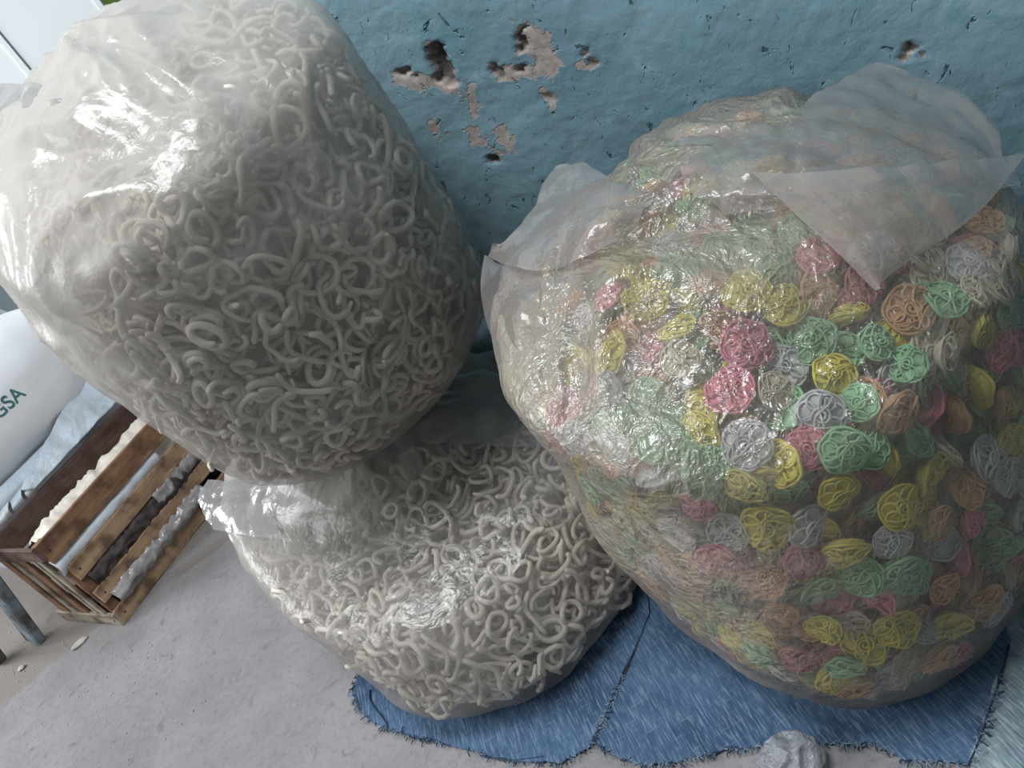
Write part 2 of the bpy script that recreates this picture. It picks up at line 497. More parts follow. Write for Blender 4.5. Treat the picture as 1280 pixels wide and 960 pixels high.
def creases(P, seed, amp, scale=7.0, stretch=(1, 1, 1)):
    """ridged film folds, amp per vertex"""
    out = np.zeros(len(P))
    for i, p in enumerate(P):
        if amp[i] <= 1e-6: continue
        q = Vector((p[0]*scale*stretch[0] + seed, p[1]*scale*stretch[1], p[2]*scale*stretch[2]))
        w_ = mn.noise_vector(q * 0.5)
        q = q + w_ * 1.3
        v = 1 - abs(mn.noise(q)) * 2.2
        v2 = 1 - abs(mn.noise(q * 2.7 + Vector((5, 1, 7)))) * 2.2
        out[i] = amp[i] * (v + 0.35 * v2)
    return out


LV = [0, 0, .03, .12, .3, .5, .7, .83, .93, .98, 1.0]


def bag_rows(cx, cy, z0, h, lx, ly, r1, r2, r3, r4, r5, r6, ratio, tx, ty):
    rad = [0, r1*.75, r1, r2, r3, r4, r5, r6, r6*.66, r6*.25, 0]
    return [(z0+h*l, cx+lx*l, cy+ly*l, r, ratio, tx*max(0, (l-.4)/.6), ty*max(0, (l-.4)/.6)) for l, r in zip(LV, rad)]


BAG1 = Bag(bag_rows(-0.232, 1.349, 0.425, 0.726, -0.006, -0.103, 0.179, 0.241, 0.281, 0.285, 0.275, 0.262, 1.045, 0.064, 0.342), 3.3, 0.010, 2.6, 0.4)
BAG2 = Bag(bag_rows(-0.213, 1.236, 0.006, 0.45, -0.105, 0.105, 0.300, 0.338, 0.342, 0.340, 0.330, 0.19, 0.931, -0.20, 0.46), 8.1, 0.010, 2.6, 0.4)


def pressed(P):                              # the upper sack dents the lower one
    d = np.hypot(P[..., 0]+.232, P[..., 1]-1.349)
    lim = np.interp(d, [0, .137, .183, .246, .287, .31], [.425, .425, .447, .512, .64, .9]) - .010
    P = P.copy(); P[..., 2] = np.minimum(P[..., 2], lim); return P


BAG2.press = pressed
BAG3 = Bag(bag_rows(0.357, 0.852, 0.006, 0.661, -0.032, 0.022, 0.239, 0.268, 0.283, 0.282, 0.271, 0.270, 1.24, -0.124, 0.336), 5.7, 0.012, 2.6, 0.4)

# ------------------------------------------------------------------ crackers
def tube(points, rad, sides=6, closed=False, taper=True):
    P = np.asarray(points, float); n = len(P)
    if closed: T = np.roll(P, -1, 0) - np.roll(P, 1, 0)
    else: T = np.gradient(P, axis=0)
    T /= np.linalg.norm(T, axis=1, keepdims=True)
    ref = np.array([0, 0, 1.0]); A = np.cross(T, ref)
    bad = np.linalg.norm(A, axis=1) < 0.2
    A[bad] = np.cross(T[bad], [1.0, 0, 0]); A /= np.linalg.norm(A, axis=1, keepdims=True)
    B = np.cross(T, A)
    r = np.full(n, rad)
    if not closed and taper: r[0] *= 0.75; r[-1] *= 0.75
    th = np.linspace(0, 2*math.pi, sides, endpoint=False)
    V = P[:, None] + r[:, None, None] * (np.cos(th)[None, :, None]*A[:, None] + np.sin(th)[None, :, None]*B[:, None])
    V = V.reshape(-1, 3)
    idx = np.arange(n*sides).reshape(n, sides)
    a = idx if closed else idx[:-1]
    b = np.roll(idx, -1, 0) if closed else idx[1:]
    F = np.stack([a, b, np.roll(b, -1, 1), np.roll(a, -1, 1)], -1).reshape(-1, 4)
    if not closed:
        V = np.vstack([V, P[0] - T[0]*rad*0.35, P[-1] + T[-1]*rad*0.35]); s = len(V)
        c0 = [(idx[0, k], idx[0, (k+1) % sides], s-2, s-2) for k in range(sides)]
        c1 = [(idx[-1, (k+1) % sides], idx[-1, k], s-1, s-1) for k in range(sides)]
        F = np.vstack([F, c0, c1])
    return V, F


def tri(F):                                   # quads (some with a doubled corner) to triangles
    F = np.asarray(F)
    a = F[:, [0, 1, 2]]; b = F[:, [0, 2, 3]]
    return np.vstack([a, b[F[:, 2] != F[:, 3]]])


def merge(parts):
    V, F, o = [], [], 0
    for v, f in parts:
        V.append(v); F.append(tri(f) if f.shape[1] == 4 else f); F[-1] = F[-1] + o; o += len(v)
    return np.vstack(V), np.vstack(F)


def ring_shape(kind, r_, seg=20, sides=6):
    R = 0.0255 * r_.uniform(0.65, 1.25); e = r_.uniform(0.45, 1.0); rad = 0.0047 * r_.uniform(0.9, 1.15)
    ph = r_.uniform(0, 6.28); wz = 0.004
    if kind == 'ring':
        a = np.linspace(0, 2*math.pi*1.06, seg); rr = R*(1+0.12*np.sin(2*a+ph)+0.08*np.sin(3*a)); z = wz*1.5*np.sin(a*2+ph)+0.007*(a/6.28-0.5)
        P = np.stack([rr*np.cos(a), e*rr*np.sin(a), z], -1)
    elif kind == 'hook':
        a = np.linspace(0, 2*math.pi*r_.uniform(0.35, 0.85), seg); rr = R*(1.0+0.25*np.sin(a*1.5+ph)+.08*np.sin(a*4+ph))
        P = np.stack([rr*np.cos(a), e*rr*np.sin(a), 0.006*np.sin(a*1.3+ph)], -1)
    elif kind == 'twist':
        a = np.linspace(0, 2*math.pi*1.45, seg + 8); rr = R*(0.95 - 0.35*a/a[-1])
        P = np.stack([rr*np.cos(a)+0.004*a/6.28, e*rr*np.sin(a), 0.011*(a/a[-1]-0.5)], -1)
    elif kind == 'knot':
        a = np.linspace(0, 2*math.pi*0.97, seg + 6)
        P = np.stack([1.15*R*np.sin(a), 0.62*R*np.sin(2*a+0.4), 0.006*np.cos(a)], -1)
    else:
        a = np.linspace(-1, 1, seg)
        P = np.stack([1.25*R*a, 0.55*R*(a**2)+0.003*np.sin(4*a+ph), 0.003*np.sin(3*a)], -1)
    P = P - P.mean(0)
    v, f = tube(P, rad, sides)
    return v, tri(f)


def lace_shape(seed, sides=4, detail=1.0):
    """thin noodle loops laid into a rosette over a light puffed body"""
    r_ = np.random.default_rng(seed); parts = []
    R = 0.0265
    k = 7 if seed % 2 else 6
    dome = lambda x, y: 0.0075*(1-(x*x+y*y)/(R*R)*0.75)
    n1 = int(13*detail)
    for i in range(k):
        a0 = 2*math.pi*i/k + r_.uniform(-.12, .12); c = 0.0150*np.array([math.cos(a0), math.sin(a0)])
        t = np.linspace(0, 2*math.pi, n1, endpoint=False); rr = 0.0088*r_.uniform(.85, 1.15)
        x = c[0]+rr*np.cos(t)*r_.uniform(.85, 1.15); y = c[1]+rr*np.sin(t)
        parts.append(tube(np.stack([x, y, dome(x, y)+0.0012*np.sin(t+i)], -1), 0.00155, sides, True))
    t = np.linspace(0, 2*math.pi*2.1, int(26*detail)); rr = 0.0015+0.0042*t/6.28
    x, y = rr*np.cos(t), rr*np.sin(t); parts.append(tube(np.stack([x, y, dome(x, y)+0.0022], -1), 0.00155, sides))
    t = np.linspace(0, 2*math.pi, int(26*detail), endpoint=False); rr = R*(0.96+0.03*np.sin(5*t))
    x, y = rr*np.cos(t), rr*np.sin(t); parts.append(tube(np.stack([x, y, 0.001+0*t], -1), 0.0019, sides, True))
    for i in range(3):                          # loose strands drawn across
        a0 = r_.uniform(0, 6.28); t = np.linspace(-1, 1, int(8*detail)); off = r_.uniform(-.012, .012)
        x = R*.85*t; y = off+0.004*np.sin(3*t+i); xx = x*math.cos(a0)-y*math.sin(a0); yy = x*math.sin(a0)+y*math.cos(a0)
        parts.append(tube(np.stack([xx, yy, dome(xx, yy)+0.003], -1), 0.0013, sides))
    # puffed body
    nu, rows = 14, [(0.0, -0.0065), (0.6, -0.0055), (0.98, -0.0005), (0.80, 0.0022), (0.4, 0.0050), (0.0, 0.0056)]
    V = np.array([[R*q*math.cos(2*math.pi*j/nu), R*q*math.sin(2*math.pi*j/nu), z] for q, z in rows for j in range(nu)])
    parts.append((V, grid_faces(len(rows), nu)))
    # loops on the underside
    t = np.linspace(0, 2*math.pi*2.6, int(30*detail)); rr = 0.004+0.0073*t/6.28
    x, y = rr*np.cos(t), rr*np.sin(t); parts.append(tube(np.stack([x, y, -0.0060+0.0035*(rr/R)**2], -1), 0.0016, sides))
    V, F = merge(parts)                         # no two are puffed alike
    bend = r_.uniform(5, 14); a0 = r_.uniform(0, 3.1); u = V[:, 0]*math.cos(a0)+V[:, 1]*math.sin(a0)
    V = V*np.array([1, 1, 1.25]); V[:, 2] += bend*u*u - bend*0.0002
    V = V + np.array([list(mn.noise_vector(Vector(p*70)+Vector((seed*3.7, 0, 0)))) for p in V])*0.0022
    return V, F


def poisson(P, Nn, dmin, keep=None):
    order = rng.permutation(len(P)); cell = {}; out = []
    for i in order:
        p = P[i]; k = tuple(np.floor(p/dmin).astype(int)); ok = True
        for dx in (-1, 0, 1):
            for dy in (-1, 0, 1):
                for dz in (-1, 0, 1):
                    for j in cell.get((k[0]+dx, k[1]+dy, k[2]+dz), ()):
                        if ((P[j]-p)**2).sum() < dmin*dmin: ok = False; break
                    if not ok: break
                if not ok: break
            if not ok: break
        if ok: cell.setdefault(k, []).append(i); out.append(i)
    return np.array(out)


def scatter(bag, shrink, dmin, ncand=9000):
    P = bag.grid(96, 72, shrink); Nn = Bag.normals(P)
    a, b = P[:-1], P[1:]
    ar = (np.linalg.norm(np.cross(np.roll(a, -1, 1)-a, b-a), axis=-1)).ravel()
    pick = rng.choice(len(ar), ncand, p=ar/ar.sum()); i, j = pick // 96, pick % 96
    u, v = rng.random((2, ncand, 1)); j2 = (j+1) % 96
    Q = P[i, j]*(1-u)*(1-v) + P[i, j2]*u*(1-v) + P[i+1, j]*(1-u)*v + P[i+1, j2]*u*v
    n = Nn[i, j]
    s = poisson(Q, n, dmin)
    return Q[s], n[s]


def frame(n, tilt, spin, tdir):
    """rotation whose z follows n, leaned by tilt"""
    n = n/np.linalg.norm(n)
    a = np.cross(n, [0.3, 0.5, 0.81]); a /= np.linalg.norm(a); b = np.cross(n, a)
    lean = math.cos(tdir)*a + math.sin(tdir)*b
    z = math.cos(tilt)*n + math.sin(tilt)*lean
    x = np.cross(z, [0.1, 0.9, 0.2]); x /= np.linalg.norm(x); y = np.cross(z, x)
    c, s = math.cos(spin), math.sin(spin)
    return np.stack([c*x+s*y, -s*x+c*y, z], 1)


def place_words(bagname, zones, p):
    return zones(p)


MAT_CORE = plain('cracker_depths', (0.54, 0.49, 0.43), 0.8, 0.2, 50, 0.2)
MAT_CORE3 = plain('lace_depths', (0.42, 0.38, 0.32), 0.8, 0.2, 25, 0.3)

RING_KINDS = ['ring', 'hook', 'ring', 'hook', 'stick', 'hook', 'hook', 'twist', 'twist', 'knot', 'stick', 'ring', 'hook', 'twist', 'hook', 'knot', 'hook', 'twist']
rr_ = np.random.default_rng(11)
RINGS = [(k, ring_shape(k, rr_)) for k in RING_KINDS]
RINGS_LO = [ring_shape(k, np.random.default_rng(50+i), 14, 5) for i, k in enumerate(RING_KINDS)]
RING_ME = [mesh_np('ring_cracker', v, f, CRACKER) for k, (v, f) in RINGS]
KIND_WORD = {'ring': 'ring', 'hook': 'open hook', 'twist': 'double loop', 'knot': 'knotted', 'stick': 'bent stick'}


def facing(Q, n):
    v = EYE - Q; d = np.linalg.norm(v, axis=1)
    return (n*v).sum(1)/d, d


def zone_of(px, py, box_):
    """rows down the sack and side across it, measured along its own height"""
    return None


def set_xf(o, Q, Rm, s=1.0):
    m = np.eye(4); m[:3, :3] = Rm*s; m[:3, 3] = Q
    o.matrix_world = Matrix(m.tolist())


def fill_rings(bag, n_single, sack_words, z_lo, z_hi, group, layers=4, d0=0.034, empty_=None):
    picks, rest = [], []
    for L in range(layers):
        Q, n = scatter(bag, 0.013 + 0.013*L, d0*(1+0.05*L))
        cf, d = facing(Q, n)
        tilt = np.abs(rng.normal(0, 0.55, len(Q))) if L else np.abs(rng.normal(0, 0.6, len(Q)))
        tilt = np.clip(tilt, 0, 1.3)
        Q = Q - n*(0.024*np.sin(tilt))[:, None]
        if empty_ is not None and L < 3:
            m = empty_(Q) < 0.55 - .1*L + .2*rng.random(len(Q)); Q, n, cf, d, tilt = Q[m], n[m], cf[m], d[m], tilt[m]
        x, y, _ = project(Q)
        inview = (x > -15) & (x < 1290) & (y > -15) & (y < 970)
        if L >= 2: m = cf > -0.15; Q, n, cf, d, tilt, inview = Q[m], n[m], cf[m], d[m], tilt[m], inview[m]
        score = np.where(inview, cf/d, -1) if L == 0 else np.full(len(Q), -1.0)
        for i in range(len(Q)): (picks if score[i] > 0.12 and L == 0 else rest).append((score[i], Q[i], n[i], tilt[i]))
    picks.sort(key=lambda t: -t[0]); rest += picks[n_single:]; picks = picks[:n_single]
    axis = bag.rows[4]
    for sc_, q, n, tl in picks:
        k = int(rng.integers(len(RINGS)))
        o = link('ring_cracker', RING_ME[k])
        set_xf(o, q, frame(n, tl, rng.uniform(0, 6.28), rng.uniform(0, 6.28)), rng.uniform(0.9, 1.12))
        f = (q[2]-z_lo)/(z_hi-z_lo)
        row = ['at the foot', 'low down', 'below the middle', 'above the middle', 'high up', 'at the top'][int(np.clip(f*6, 0, 5))]
        sx = ((q-np.array([axis[1], axis[2], q[2]])) @ RT0)
        col = ['far left', 'left', 'just left of centre', 'just right of centre', 'right', 'far right'][int(np.clip((sx+.27)/.09, 0, 5))]
        pose = 'edge-on' if tl > .62 else 'flat'
        big_ = np.hypot(*np.abs(RINGS[k][1][0][:, :2]).max(0)); size = 'small ' if big_ < .030 else ('large ' if big_ > .038 else '')
        tag(o, f'{size}{KIND_WORD[RINGS[k][0]]} cracker {pose}, {row} in {sack_words}, {col}', 'cracker', f'{size}{KIND_WORD[RINGS[k][0]]} {pose} crackers {row} of {sack_words}, {col}')
    Vs, Fs, o_ = [], [], 0
    for sc_, q, n, tl in rest:
        v, f = RINGS_LO[int(rng.integers(len(RINGS_LO)))]
        Vs.append((frame(n, tl, rng.uniform(0, 6.28), rng.uniform(0, 6.28)) @ v.T).T + q); Fs.append(f+o_); o_ += len(v)
    core = bag.grid(40, 30, 0.066)
    cv = core.reshape(-1, 3); cf = tri(grid_faces(30, 40)); nr = sum(len(f) for f in Fs)
    Vs.append(cv); Fs.append(cf+o_)
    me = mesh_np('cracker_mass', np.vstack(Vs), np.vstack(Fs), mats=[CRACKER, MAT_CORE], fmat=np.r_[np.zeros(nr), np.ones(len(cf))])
    o = link('cracker_mass', me)
    tag(o, f'packed mass of cream ring crackers filling the {sack_words}', 'crackers', None, 'stuff')


def fill_lace(bag, n_single, sack_words, z_lo, z_hi):
    names = list(COLORS)
    HI = [lace_shape(s, 4, 1.0) for s in range(4)]; LO = [lace_shape(s, 3, 0.7) for s in range(2)]
    ME = {(c, i): mesh_np('lace_cracker', v, f, COLORS[c]) for c in names for i, (v, f) in enumerate(HI)}
    prob = np.array([.19, .16, .23, .17, .13, .12]); prob /= prob.sum()
    picks, rest = [], []
    for L in range(3):
        Q, n = scatter(bag, 0.017 + 0.020*L, 0.040)
        cf, d = facing(Q, n); tilt = np.clip(np.abs(rng.normal(0, 0.62, len(Q))), 0, 1.35)
        Q = Q - n*(0.022*np.sin(tilt))[:, None]
        x, y, _ = project(Q); inview = (x > -15) & (x < 1300) & (y > -15) & (y < 970)
        if L >= 1: m = cf > -0.25; Q, n, cf, d, tilt, inview = Q[m], n[m], cf[m], d[m], tilt[m], inview[m]
        score = np.where(inview, cf/d, -1) if L == 0 else np.full(len(Q), -1.0)
        for i in range(len(Q)): (picks if score[i] > 0.10 and L == 0 else rest).append((score[i], Q[i], n[i], tilt[i]))
    picks.sort(key=lambda t: -t[0]); rest += picks[n_single:]; picks = picks[:n_single]
    for sc_, q, n, tl in picks:
        c = names[rng.choice(len(names), p=prob)]; i = int(rng.integers(4))
        o = link('lace_cracker', ME[(c, i)])
        sv = rng.uniform(0.78, 1.12); size = 'small ' if sv < .9 else ('large ' if sv > 1.02 else '')
        set_xf(o, q, frame(n, tl, rng.uniform(0, 6.28), rng.uniform(0, 6.28)), sv)
        f = (q[2]-z_lo)/(z_hi-z_lo)
        row = ['at the foot', 'low down', 'below the middle', 'above the middle', 'at the shoulder', 'at the top'][int(np.clip(f*6, 0, 5))]
        s_ = q[0]-0.357
        col = ['far left', 'left', 'just left of centre', 'just right of centre', 'right', 'far right'][int(np.clip((s_+.33)/.11, 0, 5))]
        pose = 'edge-on' if tl > .75 else 'face-on'
        tag(o, f'{size}{c} rosette cracker {pose}, {row} in {sack_words}, {col}', 'cracker', f'{size}{c} {pose} rosette crackers {row}, {col}')
    Vs, Fs, fm, o_ = [], [], [], 0
    for sc_, q, n, tl in rest:
        v, f = LO[int(rng.integers(2))]; c = rng.choice(len(names), p=prob)
        Vs.append((frame(n, tl, rng.uniform(0, 6.28), rng.uniform(0, 6.28)) @ (v*rng.uniform(.85, 1.1)).T).T + q); Fs.append(f+o_); o_ += len(v)
        fm.append(np.full(len(f), c))
    core = bag.grid(40, 30, 0.075); cf = tri(grid_faces(30, 40))
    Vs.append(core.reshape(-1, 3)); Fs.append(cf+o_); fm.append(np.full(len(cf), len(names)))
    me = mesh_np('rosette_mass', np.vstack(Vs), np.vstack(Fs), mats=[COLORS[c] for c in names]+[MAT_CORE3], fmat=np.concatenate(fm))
    tag(link('rosette_mass', me), f'packed mass of coloured rosette crackers filling the {sack_words}', 'crackers', None, 'stuff')


# ------------------------------------------------------------------ plastic film
def film_body(bag, mat, parent, amp_fn, layer_fn, seed, nu=260, nv=170, name='film_body'):
    P = bag.grid(nu, nv, 0.0); n = Bag.normals(P)
    Pf, nf = P.reshape(-1, 3), n.reshape(-1, 3)
    amp = amp_fn(Pf)
    d = creases(Pf, seed, amp, 7.0, (1, 1, 0.75))
    d2 = np.array([0.0012*mn.noise(Vector(p*40)) for p in Pf])
    V = Pf + nf*(d+d2)[:, None]
    me = mesh_np(name, V, grid_faces(nv, nu), mat)
    a = me.attributes.new('layers', 'FLOAT', 'POINT'); a.data.foreach_set('value', layer_fn(Pf).astype(np.float32))
    return part_world(name, me, parent)


def surf_depth(bag):
    P = bag.grid(96, 72).reshape(-1, 3); x, y, d = project(P)
    def f(px, py):
        r = np.hypot(x-px, y-py); m = r < 16
        if m.any(): return d[m].min()
        k = np.argsort(r)[:6]; return d[k].mean()
    return f


def net_patch(net, nu, nv):
    """smooth surface through a small net of points (bicubic Catmull-Rom)"""
    net = np.asarray(net, float)
    def up(A, n):
        k = A.shape[0]; E = np.concatenate([2*A[:1]-A[1:2], A, 2*A[-1:]-A[-2:-1]]); out = []
        for t in np.linspace(0, k-1, n):
            i = min(int(t), k-2); u = t-i; p0, p1, p2, p3 = E[i], E[i+1], E[i+2], E[i+3]
            out.append(0.5*((2*p1)+(-p0+p2)*u+(2*p0-5*p1+4*p2-p3)*u*u+(-p0+3*p1-3*p2+p3)*u**3))
        return np.array(out)
    A = up(net, nv); B = up(np.swapaxes(A, 0, 1), nu)
    return np.swapaxes(B, 0, 1)


def flap(name, net_px, depth, mat, parent, layers, wrinkle=0.004, seed=1.0, nu=60, nv=40):
    """net_px: rows of (px, py, lift towards the viewer in metres)"""
    net = [[at_t(px, py, depth(px, py) - l) for px, py, l in row] for row in net_px]
    P = net_patch(net, nu, nv); n = np.cross(np.gradient(P, axis=1), np.gradient(P, axis=0))
    n /= np.maximum(np.linalg.norm(n, axis=-1, keepdims=True), 1e-9)
    Pf, nf = P.reshape(-1, 3), n.reshape(-1, 3)
    d = creases(Pf, seed, np.full(len(Pf), wrinkle*1.5), 9, (1, 1, 0.5))
    V = Pf + nf*d[:, None]
    me = mesh_np(name, V, grid_faces(nv, nu, False), mat)
    a = me.attributes.new('layers', 'FLOAT', 'POINT'); a.data.foreach_set('value', np.full(len(V), layers, np.float32))
    o = part_world(name, me, parent)
    return o


def sack(bag, label, loc):
    return empty('plastic_sack', loc, label, 'sack', None)


W1 = 'upper sack'; W2 = 'lower sack'; W3 = 'large sack'
s1 = sack(BAG1, 'upper clear plastic sack of cream ring crackers, stacked on another against the blue wall', (-.232, 1.349, .41))
s2 = sack(BAG2, 'lower clear plastic sack of cream ring crackers, on the floor under the upper one', (-.213, 1.236, .0))
s3 = sack(BAG3, 'large clear sack of multicoloured rosette crackers with its loose top folded over', (.357, .852, .0))
if True:
    # loose film at the upper left of the top sack
    def loose1(P):
        z = smooth(P[:, 2], 0.80, 1.02); l = smooth(-(P[:, 0]+.25) + 1.3*(P[:, 2]-0.85), 0.02, 0.28)
        return np.clip(np.maximum(z*0.5, l*smooth(P[:, 2], .6, .8)), 0, 1)
    film_body(BAG1, FILM_CREAM, s1, lambda P: 0.0008+0.014*loose1(P), lambda P: 0.02+0.46*loose1(P)+0.10*(1-smooth(P[:, 2], .44, .52)), 2.0)
    def loose2(P):
        return smooth(P[:, 2], 0.30, 0.42)
    film_body(BAG2, FILM_CREAM2, s2, lambda P: 0.0008+0.008*loose2(P), lambda P: 0.02+0.50*loose2(P)+0.12*smooth(-P[:, 0]+P[:, 2]*.4, 0.44, 0.60), 4.0)
    def loose3(P):
        return smooth(P[:, 2], 0.50, 0.64)
    film_body(BAG3, FILM_PINK, s3, lambda P: 0.0016+0.015*loose3(P), lambda P: 0.02+0.22*loose3(P)+0.25*smooth(-P[:, 0]+P[:, 2]*.1, -0.13, 0.04), 6.0)
    d3 = surf_depth(BAG3)
    flap('folded_flap', [[(648, 292, .0), (692, 204, .0), (760, 214, .01), (828, 240, .0)],
                         [(622, 305, .02), (680, 268, .05), (745, 262, .05), (808, 255, .02)],
                         [(604, 318, .0), (655, 335, .02), (725, 322, .02), (795, 288, .005)]], d3, FILM_FLAP, s3, 0.34, 0.005, 1.0)
    flap('edge_fold', [[(604, 316, .0), (640, 330, .02), (680, 335, .01)], [(598, 370, .02), (640, 385, .03), (675, 385, .01)],
                       [(612, 440, .02), (650, 440, .025), (690, 440, .01)], [(648, 515, .01), (672, 505, .015), (705, 495, .005)]], d3, FILM_FLAP, s3, 0.16, 0.006, 2.0, 30, 60)
    flap('rolled_flap', [[(875, 150, .0), (965, 140, .01), (1090, 76, .0), (1190, 106, .0), (1250, 150, .0)],
                         [(846, 180, .02), (950, 180, .055), (1080, 160, .045), (1200, 160, .03), (1262, 200, .0)],
                         [(862, 235, .02), (960, 235, .05), (1060, 230, .05), (1180, 215, .03), (1270, 215, .0)],
                         [(905, 268, .005), (980, 262, .02), (1040, 250, .03), (1140, 235, .01), (1275, 235, .0)]], d3, FILM_FLAP, s3, 0.24, 0.006, 3.0, 90, 50)
    flap('pointed_flap', [[(940, 213, .06), (1040, 212, .06), (1130, 205, .05), (1285, 190, .02)],
                          [(1000, 270, .05), (1060, 262, .055), (1140, 255, .05), (1240, 250, .02)],
                          [(1050, 318, .035), (1080, 310, .045), (1120, 305, .04), (1180, 300, .015)],
                          [(1092, 366, .01), (1098, 362, .02), (1105, 358, .02), (1115, 350, .005)]], d3, FILM_FLAP, s3, 0.34, 0.003, 4.0, 70, 50)
    d2_ = surf_depth(BAG2)
    flap('corner_ear', [[(258, 598, .0), (300, 600, .0), (360, 600, -.01)], [(243, 625, .004), (285, 635, .012), (340, 640, .004)],
                        [(262, 662, .0), (300, 668, .015), (350, 672, .005)]], d2_, FILM_LIP, s2, 0.35, 0.005, 5.0)
    flap('mouth_fold', [[(500, 482, -.03), (545, 452, -.03), (605, 436, -.03), (700, 440, -.03)],
                        [(455, 530, .0), (520, 515, .01), (600, 490, .01), (720, 500, -.01)],
                        [(400, 585, .0), (460, 575, .008), (540, 550, .008), (730, 560, .0)]], d2_, FILM_LIP, s2, 0.16, 0.006, 6.0)
    d1 = surf_depth(BAG1)
    flap('open_lip', [[(-40, 95, .0), (0, 98, .0), (55, 104, -.01), (105, 110, .0)],
                      [(-40, 130, .03), (0, 125, .035), (50, 118, .02), (100, 118, .005)],
                      [(-40, 175, .01), (5, 160, .015), (60, 130, .01), (110, 126, .002)]], d1, FILM_LIP, s1, 0.35, 0.006, 7.0)
    fill_rings(BAG1, 165, W1, .425, 1.15, W1, empty_=lambda P: loose1(P))
    fill_rings(BAG2, 135, W2, .0, .43, W2)
    fill_lace(BAG3, 300, W3, .0, .66)

# ------------------------------------------------------------------ blue cloth on the floor
def denim_mat(name, lo, hi, thread):
    m, nt, out = mat_new(name)
    b = N(nt, 'ShaderNodeBsdfPrincipled'); nt.links.new(b.outputs[0], out.inputs[0])
    b.inputs['Roughness'].default_value = 0.9; b.inputs['Specular IOR Level'].default_value = 0.1
    tc = N(nt, 'ShaderNodeTexCoord')
    def streak(scale, rot, s, det=3):
        mp = N(nt, 'ShaderNodeMapping'); mp.inputs['Scale'].default_value = scale; mp.inputs['Rotation'].default_value = (0, 0, rot)
        nt.links.new(tc.outputs['Object'], mp.inputs[0]); return noise_tex(nt, mp.outputs[0], s, det, 0.6)
    n1 = streak((34, 3.2, 1), 0.12, 9); n2 = streak((3.2, 30, 1), 0.12, 9); n3 = noise_tex(nt, tc.outputs['Object'], 8, 4)
    c = ramp(nt, n3.outputs['Fac'], [(0.35, lo), (0.65, hi)]).outputs[0]
    c = mixc(nt, ramp(nt, n1.outputs['Fac'], [(0.5, g(0)), (0.68, g(0.9))]).outputs[0], c, thread)
    c = mixc(nt, ramp(nt, n2.outputs['Fac'], [(0.58, g(0)), (0.72, g(0.6))]).outputs[0], c, thread)
    c = mixc(nt, ramp(nt, n1.outputs['Fac'], [(0.3, g(0.6)), (0.42, g(0))]).outputs[0], c, (0.02, 0.04, 0.08, 1))
    nt.links.new(c, b.inputs['Base Color'])
    bp = N(nt, 'ShaderNodeBump'); bp.inputs['Strength'].default_value = 0.5; bp.inputs['Distance'].default_value = 0.002
    nt.links.new(mathn(nt, 'ADD', n1.outputs['Fac'], n2.outputs['Fac']), bp.inputs['Height']); nt.links.new(bp.outputs[0], b.inputs['Normal'])
    return m


DENIM = denim_mat('blue_denim', (0.035, 0.068, 0.125, 1), (0.068, 0.125, 0.21, 1), (0.16, 0.22, 0.29, 1))
DENIM2 = denim_mat('faded_denim', (0.14, 0.20, 0.23, 1), (0.22, 0.28, 0.30, 1), (0.38, 0.44, 0.46, 1))
THREAD = plain('pale_thread', (0.19, 0.25, 0.31), 0.9, 0.1, 40, 0.3)
THREAD_D = plain('dark_thread', (0.03, 0.05, 0.09), 0.9, 0.1, 40, 0.3)


def inside(poly, X, Y):
    r = np.zeros(X.shape, bool); n = len(poly)
    for i in range(n):
        (x1, y1), (x2, y2) = poly[i], poly[(i+1) % n]
        c = ((y1 > Y) != (y2 > Y)) & (X < (x2-x1)*(Y-y1)/((y2-y1) if y2 != y1 else 1e-12)+x1); r ^= c
    return r


